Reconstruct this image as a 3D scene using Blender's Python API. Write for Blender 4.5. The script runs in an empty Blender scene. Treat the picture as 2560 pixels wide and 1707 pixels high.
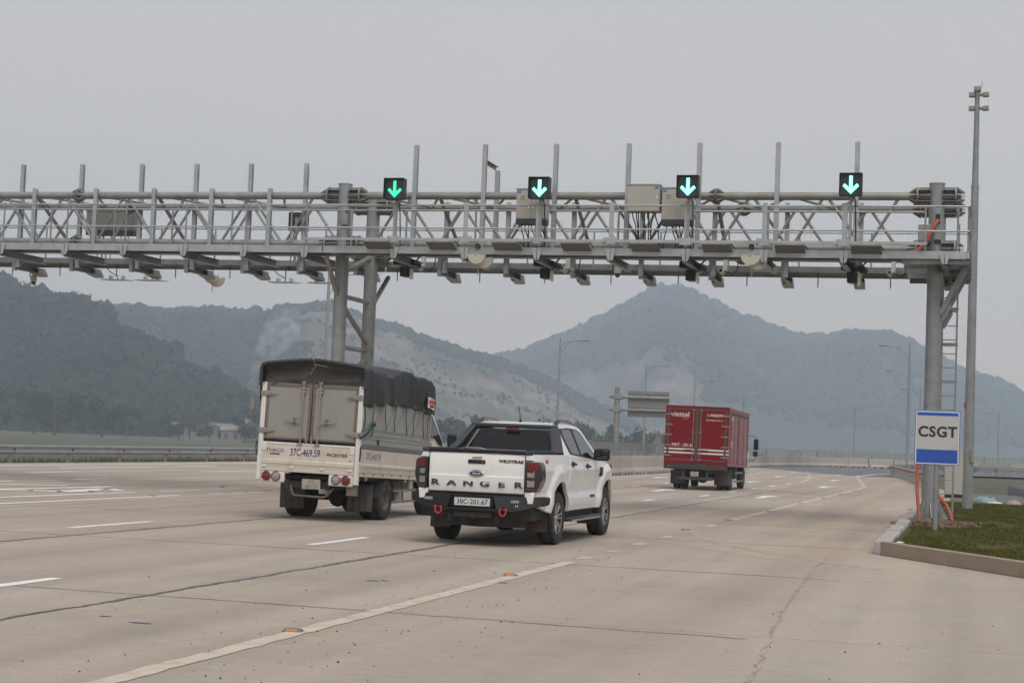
import bpy, bmesh, math, random
import numpy as np
from mathutils import Vector, Matrix, Euler, noise
R = math.radians
scene = bpy.context.scene
COL = scene.collection

# ------------------------------------------------------------------ camera
# world: +Y runs along the carriageway, +X to its right, z = 0 is the concrete road
cam_d = bpy.data.cameras.new('camera'); cam = bpy.data.objects.new('camera', cam_d); COL.objects.link(cam)
cam_d.sensor_width = 36.0; cam_d.lens = 36.0 * 4300 / 2560; cam_d.clip_start = .1; cam_d.clip_end = 20000
_p, _r, _a = .0562, .0394, .2664
_Rz = Matrix.Rotation(_a, 3, 'Z')
_f = Vector((0, math.cos(_p), math.sin(_p))); _r0 = Vector((1, 0, 0)); _u0 = _r0.cross(_f)
_rt = math.cos(_r) * _r0 + math.sin(_r) * _u0; _up = -math.sin(_r) * _r0 + math.cos(_r) * _u0
_rt, _up, _f = _Rz @ _rt, _Rz @ _up, _Rz @ _f
cam.matrix_world = Matrix(((_rt.x, _up.x, -_f.x, 0), (_rt.y, _up.y, -_f.y, 0), (_rt.z, _up.z, -_f.z, 1.523), (0, 0, 0, 1)))
scene.camera = cam

# ------------------------------------------------------------------ sky, sun, exposure
SUN_EL, SUN_AZ = R(55), R(150)          # azimuth clockwise from +Y: behind the camera, to its right
w = bpy.data.worlds.new('World'); scene.world = w; w.use_nodes = True
nt = w.node_tree; nt.nodes.clear()
wo = nt.nodes.new('ShaderNodeOutputWorld'); bg = nt.nodes.new('ShaderNodeBackground')
sk = nt.nodes.new('ShaderNodeTexSky'); sk.sky_type = 'NISHITA'; sk.sun_disc = False
sk.sun_elevation = SUN_EL; sk.sun_rotation = SUN_AZ; sk.air_density = 1.6; sk.dust_density = 6.0; sk.ozone_density = 1.0
hs = nt.nodes.new('ShaderNodeHueSaturation'); hs.inputs['Saturation'].default_value = .25
ov = nt.nodes.new('ShaderNodeMix'); ov.data_type = 'RGBA'; ov.inputs[0].default_value = .80
tc = nt.nodes.new('ShaderNodeTexCoord'); ns = nt.nodes.new('ShaderNodeTexNoise')
ns.inputs['Scale'].default_value = 1.6; ns.inputs['Detail'].default_value = 4; ns.inputs['Roughness'].default_value = .55
cr = nt.nodes.new('ShaderNodeValToRGB')
cr.color_ramp.elements[0].position = .25; cr.color_ramp.elements[0].color = (4.55, 4.58, 4.72, 1)
cr.color_ramp.elements[1].position = .78; cr.color_ramp.elements[1].color = (5.0, 4.98, 5.02, 1)
nt.links.new(tc.outputs['Generated'], ns.inputs['Vector']); nt.links.new(ns.outputs['Fac'], cr.inputs['Fac'])
nt.links.new(sk.outputs['Color'], hs.inputs['Color'])
nt.links.new(hs.outputs['Color'], ov.inputs[6]); nt.links.new(cr.outputs['Color'], ov.inputs[7])
sx = nt.nodes.new('ShaderNodeSeparateXYZ'); nt.links.new(tc.outputs['Generated'], sx.inputs[0])
el = nt.nodes.new('ShaderNodeValToRGB'); el.color_ramp.interpolation = 'LINEAR'      # hazy overcast: a little brighter and warmer low down
el.color_ramp.elements[0].position = 0.; el.color_ramp.elements[0].color = (1.95, 1.52, 1.22, 1); e_ = el.color_ramp.elements.new(.13); e_.color = (1.27, 1.175, 1.11, 1); el.color_ramp.elements[2].position = .34; el.color_ramp.elements[2].color = (1.035, 1.03, 1.055, 1)
nt.links.new(sx.outputs['Z'], el.inputs['Fac']); ml = nt.nodes.new('ShaderNodeMix'); ml.data_type = 'RGBA'; ml.blend_type = 'MULTIPLY'; ml.inputs[0].default_value = 1.
nt.links.new(ov.outputs[2], ml.inputs[6]); nt.links.new(el.outputs['Color'], ml.inputs[7]); nt.links.new(ml.outputs[2], bg.inputs['Color']); bg.inputs['Strength'].default_value = .108
nt.links.new(bg.outputs['Background'], wo.inputs['Surface'])
sun_d = bpy.data.lights.new('sun', 'SUN'); sun = bpy.data.objects.new('sun', sun_d); COL.objects.link(sun)
sun_d.energy = 1.5; sun_d.angle = R(38); sun_d.color = (1, .965, .92)
_sd = Vector((math.sin(SUN_AZ) * math.cos(SUN_EL), math.cos(SUN_AZ) * math.cos(SUN_EL), math.sin(SUN_EL)))
sun.rotation_euler = (-_sd).to_track_quat('-Z', 'Y').to_euler()
scene.view_settings.view_transform = 'Standard'; scene.view_settings.look = 'None'
scene.view_settings.exposure = 0.18; scene.view_settings.gamma = 1.0; scene.view_settings.use_curve_mapping = False
cy = scene.cycles; scene.render.engine = 'CYCLES'
cy.use_denoising = True; cy.max_bounces = 4; cy.diffuse_bounces = 3; cy.glossy_bounces = 2; cy.transmission_bounces = 2; cy.use_light_tree = False
cy.volume_bounces = 4; cy.transparent_max_bounces = 8; cy.use_adaptive_sampling = True; cy.adaptive_threshold = .03
cy.caustics_reflective = False; cy.caustics_refractive = False

# ------------------------------------------------------------------ helpers
def lin(r, g, b):
    f = lambda v: (v / 12.92) if v <= .04045 else ((v + .055) / 1.055) ** 2.4
    return (f(r / 255), f(g / 255), f(b / 255))
_M = {}
def mat(name, col, rough=.6, metal=0., var=.12, scale=4., dirt=None, bump=0., bscale=60., spec=.5, coat=0., stretch=None, emit=None, world=False, alpha=None, mottle=None):
    """Principled material; col is a linear albedo. dirt=(colour, amount 0..1, scale): patchy grime with its own shape."""
    if name in _M: return _M[name]
    m = bpy.data.materials.new(name); m.use_nodes = True; t = m.node_tree; N = t.nodes; L = t.links
    b = N['Principled BSDF']
    b.inputs['Roughness'].default_value = rough; b.inputs['Metallic'].default_value = metal
    b.inputs['Specular IOR Level'].default_value = spec; b.inputs['Coat Weight'].default_value = coat; b.inputs['Coat Roughness'].default_value = .08
    if world:
        g = N.new('ShaderNodeNewGeometry'); vec = g.outputs['Position']
    else:
        g = N.new('ShaderNodeTexCoord'); vec = g.outputs['Object']
    if stretch:
        mp = N.new('ShaderNodeMapping'); mp.inputs['Scale'].default_value = stretch; L.new(vec, mp.inputs['Vector']); vec = mp.outputs['Vector']
    def nz(sc, det=5, ro=.6):
        n = N.new('ShaderNodeTexNoise'); n.inputs['Scale'].default_value = sc; n.inputs['Detail'].default_value = det; n.inputs['Roughness'].default_value = ro
        L.new(vec, n.inputs['Vector']); return n.outputs['Fac']
    def mix(fac, a, c):
        x = N.new('ShaderNodeMix'); x.data_type = 'RGBA'
        if hasattr(fac, 'type'): L.new(fac, x.inputs[0])
        else: x.inputs[0].default_value = fac
        for k, v in ((6, a), (7, c)):
            if isinstance(v, tuple): x.inputs[k].default_value = (*v, 1)
            else: L.new(v, x.inputs[k])
        return x.outputs[2]
    def rng(fac, a, b_):
        r = N.new('ShaderNodeMapRange'); r.inputs[1].default_value = a; r.inputs[2].default_value = b_; L.new(fac, r.inputs[0]); return r.outputs[0]
    lo = tuple(c * (1 - var) for c in col); hi = tuple(min(.95, c * (1 + var)) for c in col)
    c = mix(rng(nz(scale), .3, .7), lo, hi)
    if mottle:
        for (mc, ma, msc, a, bb) in mottle:
            f = rng(nz(msc, 7, .65), a, bb); k = N.new('ShaderNodeMath'); k.operation = 'MULTIPLY'; k.inputs[1].default_value = ma; L.new(f, k.inputs[0]); c = mix(k.outputs[0], c, mc)
    if dirt:
        dc, da, ds = dirt; f = rng(nz(ds, 8, .7), .62 - .3 * da, .80 - .2 * da)
        k = N.new('ShaderNodeMath'); k.operation = 'MULTIPLY'; k.inputs[1].default_value = min(1, .35 + da * .6); L.new(f, k.inputs[0]); c = mix(k.outputs[0], c, dc)
    L.new(c, b.inputs['Base Color'])
    if bump:
        bn = N.new('ShaderNodeBump'); bn.inputs['Strength'].default_value = bump; bn.inputs['Distance'].default_value = .02
        L.new(nz(bscale, 6, .7), bn.inputs['Height']); L.new(bn.outputs['Normal'], b.inputs['Normal'])
    if emit:
        b.inputs['Emission Color'].default_value = (*emit[0], 1); b.inputs['Emission Strength'].default_value = emit[1]
    _M[name] = m; return m

class MB:
    """collects geometry for one mesh"""
    def __init__(s): s.v = []; s.f = []
    def add(s, vs, fs):
        k = len(s.v); s.v += [tuple(v) for v in vs]; s.f += [tuple(i + k for i in f) for f in fs]; return s
    def bx(s, x0, x1, y0, y1, z0, z1, m=None):
        vs = [Vector((x, y, z)) for z in (z0, z1) for y in (y0, y1) for x in (x0, x1)]
        if m is not None: vs = [m @ v for v in vs]
        return s.add(vs, [(0, 2, 3, 1), (4, 5, 7, 6), (0, 1, 5, 4), (1, 3, 7, 5), (3, 2, 6, 7), (2, 0, 4, 6)])
    def beam(s, p0, p1, wd, ht, up=(0, 0, 1)):
        """rectangular bar between two points"""
        p0, p1 = Vector(p0), Vector(p1); d = (p1 - p0); l = d.length; d.normalize(); u = Vector(up)
        if abs(d.dot(u)) > .97: u = Vector((0, 1, 0)) if abs(d.y) < .9 else Vector((1, 0, 0))
        x = d.cross(u).normalized(); u = x.cross(d).normalized()
        c = [(-1, -1), (1, -1), (1, 1), (-1, 1)]
        vs = [p + x * (a * wd / 2) + u * (b * ht / 2) for p in (p0, p1) for a, b in c]
        return s.add(vs, [(3, 2, 1, 0), (4, 5, 6, 7), (0, 1, 5, 4), (1, 2, 6, 5), (2, 3, 7, 6), (3, 0, 4, 7)])
    def tube(s, pts, r, n=10, caps=True):
        pts = [Vector(p) for p in pts]; k = len(pts); rs = r if isinstance(r, (list, tuple)) else [r] * k
        vs = []; ref = None
        for i, p in enumerate(pts):
            d = (pts[min(i + 1, k - 1)] - pts[max(i - 1, 0)]).normalized()
            if ref is None: ref = Vector((0, 0, 1)) if abs(d.z) < .9 else Vector((0, 1, 0))
            x = d.cross(ref).normalized(); ref = x.cross(d).normalized()
            vs += [p + (x * math.cos(2 * math.pi * j / n) + ref * math.sin(2 * math.pi * j / n)) * rs[i] for j in range(n)]
        fs = [(i * n + j, i * n + (j + 1) % n, (i + 1) * n + (j + 1) % n, (i + 1) * n + j) for i in range(k - 1) for j in range(n)]
        if caps: fs += [tuple(range(n - 1, -1, -1)), tuple((k - 1) * n + j for j in range(n))]
        return s.add(vs, fs)
    def prism(s, poly, ax, lo, hi):
        """polygon of 2-d points extruded along axis ax ('x': pts are (y,z), 'y': (x,z), 'z': (x,y))"""
        f = {'x': lambda a, b, t: (t, a, b), 'y': lambda a, b, t: (a, t, b), 'z': lambda a, b, t: (a, b, t)}[ax]; n = len(poly)
        vs = [f(a, b, t) for t in (lo, hi) for a, b in poly]
        return s.add(vs, [tuple(range(n - 1, -1, -1)), tuple(range(n, 2 * n))] + [(i, (i + 1) % n, n + (i + 1) % n, n + i) for i in range(n)])
    def lathe(s, prof, n=24, ax='x', c=(0, 0, 0), close=False):
        """prof: (radius, along)"""
        vs = []
        for r, h in prof:
            for j in range(n):
                a = 2 * math.pi * j / n; q = (r * math.cos(a), r * math.sin(a))
                vs.append({'x': (h, q[0], q[1]), 'y': (q[0], h, q[1]), 'z': (q[0], q[1], h)}[ax])
        vs = [(x + c[0], y + c[1], z + c[2]) for x, y, z in vs]; k = len(prof)
        fs = [(i * n + j, i * n + (j + 1) % n, (i + 1) * n + (j + 1) % n, (i + 1) * n + j) for i in range(k - 1) for j in range(n)]
        if prof[0][0] > 1e-6 and close: fs.append(tuple(range(n)))
        if prof[-1][0] > 1e-6 and close: fs.append(tuple((k - 1) * n + j for j in range(n)))
        return s.add(vs, fs)
    def grid(s, rows, flip=False):
        n = len(rows[0]); vs = [p for r in rows for p in r]
        fs = [(i * n + j, i * n + j + 1, (i + 1) * n + j + 1, (i + 1) * n + j) for i in range(len(rows) - 1) for j in range(n - 1)]
        if flip: fs = [f[::-1] for f in fs]
        return s.add(vs, fs)
    def ell(s, c, r, n=14, k=8):
        prof = [(math.sin(math.pi * i / k), -math.cos(math.pi * i / k)) for i in range(k + 1)]
        vs = [(c[0] + r[0] * a * math.cos(2 * math.pi * j / n), c[1] + r[1] * a * math.sin(2 * math.pi * j / n), c[2] + r[2] * h) for a, h in prof for j in range(n)]
        fs = [(i * n + j, i * n + (j + 1) % n, (i + 1) * n + (j + 1) % n, (i + 1) * n + j) for i in range(k) for j in range(n)]
        return s.add(vs, fs)
    def mesh(s, name, m, smooth=32):
        me = bpy.data.meshes.new(name); me.from_pydata([tuple(v) for v in s.v], [], s.f); me.materials.append(m)
        bm = bmesh.new(); bm.from_mesh(me); bmesh.ops.recalc_face_normals(bm, faces=bm.faces); bm.to_mesh(me); bm.free()
        if smooth:
            me.polygons.foreach_set('use_smooth', [True] * len(me.polygons)); me.set_sharp_from_angle(angle=R(smooth))
        return me
    def obj(s, name, m, parent=None, bevel=0., xf=None, smooth=32, seg=2, loc=None, rot=None):
        if xf is not None: s.v = [tuple(xf @ Vector(v)) for v in s.v]
        return put(name, s.mesh(name, m, smooth), parent, bevel, loc, rot, seg)
def put(name, me, parent=None, bevel=0., loc=None, rot=None, seg=2):
    o = bpy.data.objects.new(name, me); COL.objects.link(o); o.parent = parent
    if loc is not None: o.location = loc
    if rot is not None: o.rotation_euler = rot
    if bevel:
        b = o.modifiers.new('bevel', 'BEVEL'); b.width = bevel; b.segments = seg; b.limit_method = 'ANGLE'; b.angle_limit = R(30); b.harden_normals = False
    return o
def tag(o, label=None, cat=None, group=None, kind=None):
    if label: o['label'] = label
    if cat: o['category'] = cat
    if group: o['group'] = group
    if kind: o['kind'] = kind
    return o
def thing(name, label, cat, loc=(0, 0, 0), rot=(0, 0, 0), group=None):
    o = bpy.data.objects.new(name, None); COL.objects.link(o); o.location = loc; o.rotation_euler = rot; o.empty_display_size = .2
    return tag(o, label, cat, group)
def struct(o): o['kind'] = 'structure'; return o
def clone(o, parent=None):
    c = o.copy(); COL.objects.link(c); c.parent = parent
    for ch in [k for k in o.children]: clone(ch, c)
    return c
def text(name, body, m, parent, loc, rot, size, sx=1., ext=.0015, xf=None, bold=0., space=1., align='CENTER', shear=0.):
    cu = bpy.data.curves.new(name, 'FONT'); cu.body = body; cu.size = size; cu.extrude = ext; cu.align_x = align; cu.align_y = 'CENTER'
    cu.space_character = space; cu.offset = bold; cu.shear = shear; cu.materials.append(m); cu.resolution_u = 3
    tmp = bpy.data.objects.new(name, cu); COL.objects.link(tmp)
    me = bpy.data.meshes.new_from_object(tmp); me.name = name
    COL.objects.unlink(tmp); bpy.data.objects.remove(tmp)
    mtx = Matrix.LocRotScale(Vector(loc), Euler(rot), Vector((sx, 1, 1)))
    if xf is not None: mtx = xf @ mtx
    me.transform(mtx)
    return put(name, me, parent)
REAR = (R(90), 0, 0)            # text read from behind (facing -Y)
RIGHT = (R(90), 0, R(90))       # text read from the right (facing +X)
rnd = random.Random(7)
def fbm(x, y, z=0., o=4): return noise.fractal(Vector((x, y, z)), 1.0, 2.0, o)

# ------------------------------------------------------------------ materials
GALV = mat('galvanised_steel', (.285, .30, .305), .5, .35, .16, 2.2, dirt=((.16, .14, .115), .38, 2.4), bump=.05, bscale=30)
GALVL = mat('galvanised_steel_bright', (.40, .425, .435), .45, .35, .14, 2.6, dirt=((.24, .215, .18), .3, 3.0), bump=.05, bscale=30)
GALV2 = mat('galvanised_steel_aged', (.285, .275, .25), .55, .3, .18, 1.6, dirt=((.19, .125, .08), .32, 2.4), bump=.06, bscale=30)
DKSTEEL = mat('dark_steel', (.055, .06, .065), .55, .2, .2, 5)
BLACK = mat('black_plastic', (.010, .0105, .012), .45, 0, .2, 8, dirt=((.035, .03, .026), .15, 3), spec=.35)
RUBBER = mat('tyre_rubber', (.022, .021, .020), .85, 0, .25, 8, dirt=((.085, .075, .062), .45, 5), bump=.2, bscale=90)
UNDER = mat('dirty_underbody', (.03, .028, .026), .8, 0, .3, 5, dirt=((.08, .068, .055), .4, 4))
GLASS = mat('tinted_glass', (.012, .014, .015), .06, 0, .1, 1, spec=.7)
CHROME = mat('chrome', (.75, .75, .76), .15, 1., .03, 2)
ALLOY = mat('alloy', (.42, .42, .43), .32, .8, .06, 9)
WHITE = mat('white_print', (.72, .72, .71), .5, 0, .04, 6)
PLATE = mat('plate_white', (.62, .62, .61), .45, 0, .05, 6, dirt=((.4, .37, .32), .25, 7))
INK = mat('black_print', (.02, .022, .024), .5, 0, .1, 6)
CABLE = mat('black_cable', (.015, .015, .016), .5, 0, .1, 5)
# ------------------------------------------------------------------ ground and road
FIELD = mat('field_ground', (.075, .082, .040), .95, 0, .3, .03, world=True, mottle=[((.115, .088, .055), .75, .012, .45, .62), ((.040, .062, .028), .7, .05, .5, .66)], bump=.3, bscale=1.5)
def conc_mat(name, base, stains):
    m = mat(name, base, .86, 0, .05, .25, world=True, bump=.35, bscale=40, spec=.3,
            mottle=stains)
    t = m.node_tree; N = t.nodes; L = t.links; b = N['Principled BSDF']; src = b.inputs['Base Color'].links[0].from_socket
    g = N.new('ShaderNodeNewGeometry')
    # fine pores and specks
    n = N.new('ShaderNodeTexNoise'); n.inputs['Scale'].default_value = 55; n.inputs['Detail'].default_value = 4; L.new(g.outputs['Position'], n.inputs['Vector'])
    r = N.new('ShaderNodeMapRange'); r.inputs[1].default_value = .3; r.inputs[2].default_value = .7; r.inputs[3].default_value = .90; r.inputs[4].default_value = 1.08; L.new(n.outputs['Fac'], r.inputs[0])
    # brushed mid-scale mottling, broader across the lane than along it
    mpb = N.new('ShaderNodeMapping'); mpb.inputs['Scale'].default_value = (2.2, 7.0, 1); L.new(g.outputs['Position'], mpb.inputs['Vector'])
    nb_ = N.new('ShaderNodeTexNoise'); nb_.inputs['Scale'].default_value = 1.6; nb_.inputs['Detail'].default_value = 8; nb_.inputs['Roughness'].default_value = .75; L.new(mpb.outputs['Vector'], nb_.inputs['Vector'])
    rb_ = N.new('ShaderNodeMapRange'); rb_.inputs[1].default_value = .3; rb_.inputs[2].default_value = .7; rb_.inputs[3].default_value = .90; rb_.inputs[4].default_value = 1.09; L.new(nb_.outputs['Fac'], rb_.inputs[0])
    # sparse oil drips
    vo = N.new('ShaderNodeTexVoronoi'); vo.inputs['Scale'].default_value = 1.3; L.new(g.outputs['Position'], vo.inputs['Vector']); rv = N.new('ShaderNodeMapRange'); rv.inputs[1].default_value = .02; rv.inputs[2].default_value = .07; rv.inputs[3].default_value = .80; rv.inputs[4].default_value = 1.0; L.new(vo.outputs['Distance'], rv.inputs[0])
    # soil carried onto the edge near the verge
    sp = N.new('ShaderNodeSeparateXYZ'); L.new(g.outputs['Position'], sp.inputs[0]); rx = N.new('ShaderNodeMapRange'); rx.inputs[1].default_value = -5.2; rx.inputs[2].default_value = -1.9; L.new(sp.outputs['X'], rx.inputs[0])
    ry = N.new('ShaderNodeMapRange'); ry.inputs[1].default_value = 17.; ry.inputs[2].default_value = 27.; L.new(sp.outputs['Y'], ry.inputs[0])
    mps = N.new('ShaderNodeMapping'); mps.inputs['Scale'].default_value = (1.0, .22, 1); L.new(g.outputs['Position'], mps.inputs['Vector']); nsn = N.new('ShaderNodeTexNoise'); nsn.inputs['Scale'].default_value = 1.1; nsn.inputs['Detail'].default_value = 7; L.new(mps.outputs['Vector'], nsn.inputs['Vector'])
    rs_ = N.new('ShaderNodeMapRange'); rs_.inputs[1].default_value = .42; rs_.inputs[2].default_value = .62; L.new(nsn.outputs['Fac'], rs_.inputs[0])
    q1 = N.new('ShaderNodeMath'); q1.operation = 'MULTIPLY'; L.new(rx.outputs[0], q1.inputs[0]); L.new(ry.outputs[0], q1.inputs[1]); q2 = N.new('ShaderNodeMath'); q2.operation = 'MULTIPLY'; L.new(q1.outputs[0], q2.inputs[0]); L.new(rs_.outputs[0], q2.inputs[1]); q3 = N.new('ShaderNodeMath'); q3.operation = 'MULTIPLY'; q3.inputs[1].default_value = .75; L.new(q2.outputs[0], q3.inputs[0])
    so = N.new('ShaderNodeMix'); so.data_type = 'RGBA'; L.new(q3.outputs[0], so.inputs[0]); L.new(src, so.inputs[6]); so.inputs[7].default_value = (.47, .36, .255, 1); src = so.outputs[2]
    # tyre polish: long streaks along the traffic
    mp = N.new('ShaderNodeMapping'); mp.inputs['Scale'].default_value = (1.15, .035, 1); L.new(g.outputs['Position'], mp.inputs['Vector'])
    n2 = N.new('ShaderNodeTexNoise'); n2.inputs['Scale'].default_value = 1.0; n2.inputs['Detail'].default_value = 5; L.new(mp.outputs['Vector'], n2.inputs['Vector'])
    r2 = N.new('ShaderNodeMapRange'); r2.inputs[1].default_value = .32; r2.inputs[2].default_value = .68; r2.inputs[3].default_value = .82; r2.inputs[4].default_value = 1.07; L.new(n2.outputs['Fac'], r2.inputs[0])
    oi = N.new('ShaderNodeObjectInfo'); r3 = N.new('ShaderNodeMapRange'); r3.inputs[3].default_value = .955; r3.inputs[4].default_value = 1.03; L.new(oi.outputs['Random'], r3.inputs[0])
    a = N.new('ShaderNodeMath'); a.operation = 'MULTIPLY'; L.new(r.outputs[0], a.inputs[0]); L.new(r2.outputs[0], a.inputs[1])
    a2 = N.new('ShaderNodeMath'); a2.operation = 'MULTIPLY'; L.new(a.outputs[0], a2.inputs[0]); L.new(r3.outputs[0], a2.inputs[1])
    a3 = N.new('ShaderNodeMath'); a3.operation = 'MULTIPLY'; L.new(a2.outputs[0], a3.inputs[0]); L.new(rb_.outputs[0], a3.inputs[1]); a4 = N.new('ShaderNodeMath'); a4.operation = 'MULTIPLY'; L.new(a3.outputs[0], a4.inputs[0]); L.new(rv.outputs[0], a4.inputs[1])
    vm = N.new('ShaderNodeVectorMath'); vm.operation = 'SCALE'; L.new(src, vm.inputs[0]); L.new(a4.outputs[0], vm.inputs['Scale'])
    L.new(vm.outputs['Vector'], b.inputs['Base Color']); return m
CONC = conc_mat('road_concrete', (.420, .357, .296), [((.43, .335, .245), .6, .10, .50, .70), ((.285, .262, .240), .6, .22, .52, .70), ((.44, .40, .35), .45, .35, .60, .75)])
APRON = conc_mat('apron_concrete', (.415, .358, .300), [((.47, .425, .375), .55, .28, .48, .70), ((.34, .275, .205), .5, .16, .55, .72)])
ASPH = mat('asphalt', (.135, .14, .15), .9, 0, .12, .4, world=True, bump=.3, bscale=30)
TAR = mat('joint_tar', (.085, .09, .095), .7, 0, .25, 9, world=True, dirt=((.30, .26, .22), .5, 10))
PAINT = mat('road_paint', (.80, .785, .74), .7, 0, .05, 6, world=True, mottle=[((.40, .345, .29), .85, 2.2, .60, .70)], bump=.15)
PAINT2 = mat('road_paint_worn_cream', (.56, .49, .385), .8, 0, .08, 6, world=True, mottle=[((.42, .36, .30), .9, 3.4, .52, .62), ((.42, .36, .30), .8, .5, .54, .68)], bump=.15)

def gz(x, y):
    """terrain height beside the road"""
    z = -.12
    d = max(0., -33.4 - x)
    if d > 0: z -= 2.1 * min(1, d / 9.) ** 1.2
    if y > 185: z -= 1.8 * min(1, (y - 185) / 25.) * (1 if x > -33 else 0)
    e = max(0., x - 1.5)
    if e > 0 and y > 58: z -= .9 * min(1, e / 5) * min(1, (y - 58) / 12.) * (1 - min(1, max(0, (y - 108) / 34.)))
    if y > 240: z -= 1.2 * min(1, (y - 240) / 300.)
    return z + (.25 * fbm(x * .02, y * .02) if (x < -36 or y > 190) else 0)
xs = sorted(set([-2200, -1700, -1300, -1000, -800, -650, -520, -420, -340, -280, -230, -190, -160, -135, -110, -90, -75, -62, -54, -48, -44, -41, -38, -36, -34.5, -33.4, -31, -25, -18, -10, -4, 0, 1.5, 3, 4.5, 6.5, 9, 13, 20, 30, 45, 70, 100, 150, 220, 320, 450, 650, 900, 1300, 2000]))
ys = [-400, -150, -60, -20, 0, 20, 40, 52, 58, 62, 66, 70, 80, 100, 120, 140, 155, 170, 185, 192, 200, 210, 225, 240, 260, 290, 330, 380, 440, 520, 600, 700, 820, 1000, 1250, 1600, 2000, 2300, 2590]
g = MB(); g.grid([[(x, y, gz(x, y)) for x in xs] for y in ys])
struct(g.obj('ground', FIELD, smooth=60))

# road: a bed with separate concrete slabs on it
road = struct(bpy.data.objects.new('road', None)); COL.objects.link(road)
BAR = [(-16.3, 54), (-16.3, 92), (-16.9, 115), (-17.1, 135), (-16.2, 155), (-13.2, 168), (-8, 174), (-2, 176.5), (5, 178), (14, 179), (30, 178)]
RG = [(-1.5, 62), (-2.45, 83), (-3.2, 91), (-4.2, 103), (-5.4, 115), (-5.7, 122), (-4.2, 132), (0, 141), (6, 146), (14, 148), (30, 148)]
OUT = [(-32.3, 75), (-32.6, 110), (-32.4, 140), (-31, 162), (-26, 181), (-16, 189), (-4, 192), (8, 193), (30, 193)]
bed = MB(); bed.bx(-32.3, 12, -30, 75, -.10, -.024); bed.obj('road_bed', TAR, road)
LJ = [-32.2, -25.0, -20.5, -16.05, -11.65, -7.12, -1.75]
TJ = [-28, -19.4, -12.7, -6., .7, 7.4, 14.1, 20.8, 27.5, 34.2, 40.9, 47.6, 54.3, 61.0, 67.7, 74.9]
def slab(x0, x1, y0, y1, m, gap=.009, left=.009, right=.009):
    b = MB(); n = 4; bx0, bx1, by0, by1 = x0 + left, x1 - right, y0 + gap, y1 - gap
    b.bx(bx0 - (x0 + x1) / 2, bx1 - (x0 + x1) / 2, by0 - (y0 + y1) / 2, by1 - (y0 + y1) / 2, -.03, 0)
    return b.obj('slab', m, road, loc=((x0 + x1) / 2, (y0 + y1) / 2, 0), smooth=0)
for j in range(len(TJ) - 1):
    for i in range(len(LJ) - 1): slab(LJ[i], LJ[i + 1], TJ[j], TJ[j + 1], CONC, right=0. if i == len(LJ) - 2 else .009)
    slab(-1.75, 12, TJ[j], TJ[j + 1], APRON, left=0.) if TJ[j] < 26 else slab(-1.75, -.9, TJ[j], TJ[j + 1], CONC, left=0.)
# beyond the slabs one can tell apart: concrete, then asphalt round the bend
f = MB(); f.add([(-32.4, 74.9, -.002), (-32.5, 110, -.002), (-32.3, 140, -.002), (-17.2, 136, -.002), (-7.4, 111, -.002), (-5.0, 112, -.002), (-3.2, 91, -.002), (-1.9, 74.9, -.002)], [tuple(range(8))[::-1]]); f.obj('concrete_sheet', CONC, road, smooth=0)
f = MB(); pts = [(-33.2, 139), (-31.5, 163), (-26, 182), (-16, 190), (-4, 193), (8, 194), (32, 194), (32, 147.2), (14, 147.2), (6, 145.2), (0, 140.2), (-3.9, 131.6), (-5.2, 122), (-4.9, 114), (-5.0, 111.7), (-7.4, 110.6), (-17.2, 135.6)]
f.add([(x, y, .003) for x, y in pts], [tuple(range(len(pts)))[::-1]]); f.obj('asphalt_sheet', ASPH, road, smooth=0)
f = MB(); f.add([(-1.75, 74.9, -.006), (-1.75, 42, -.006), (-.6, 42, -.006), (-1.2, 74.9, -.006), (-2.2, 91, -.006), (-4.4, 112, -.006), (-5, 112, -.006), (-3.1, 91, -.006)], [tuple(range(8))]); f.obj('gutter_strip', APRON, road, smooth=0)

def ribbon(pts, wf, z, m, name, parent=road, step=.12, seed=0, jag=.0, skip=None):
    """irregular strip on the road: sealing tar or worn paint"""
    b = MB(); rows = []; d = 0.
    def flush(rows):
        if len(rows) > 1: b.grid(rows)
    for (x0, y0), (x1, y1) in zip(pts[:-1], pts[1:]):
        L = math.hypot(x1 - x0, y1 - y0); n = max(1, int(L / step)); nx, ny = -(y1 - y0) / L, (x1 - x0) / L
        for i in range(n + 1):
            t = i / n; x, y = x0 + (x1 - x0) * t, y0 + (y1 - y0) * t; s = d + L * t
            w1 = wf(s) ; j = jag * fbm(s * 1.1, seed) + jag * .7 * fbm(s * 5, seed + 3)
            if skip and skip(s): flush(rows); rows = []; continue
            a = w1 * (1 + .35 * fbm(s * 3.1, seed + 9)); c = w1 * (1 + .35 * fbm(s * 3.7, seed + 5))
            rows.append([(x + nx * (a / 2 + j), y + ny * (a / 2 + j), z), (x - nx * (c / 2 - j), y - ny * (c / 2 - j), z)])
        d += L
    flush(rows)
    return b.obj(name, m, parent, smooth=0)
for i, x in enumerate(LJ[1:-1]):
    big = abs(x + 7.12) < .1 or abs(x + 11.65) < .1
    ribbon([(x, 1), (x, 74)], lambda s, big=big, i=i: (.042 if big else .018) + (.085 if big else .025) * max(0, fbm(s * .33, i * 7.3)) + .006, .0035, TAR, 'joint_sealant', seed=i * 3.3, jag=.038, step=.06)
for i, y in enumerate(TJ[4:-1]):
    ribbon([(-20.5, y + .02), (-7.12, y), (-1.75, y - .25 if y < 20 else y)], lambda s, i=i: .020 + .022 * max(0, fbm(s * .5, i * 5.1)), .0030, TAR, 'joint_sealant', seed=i * 2.7, jag=.03, step=.06)
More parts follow.
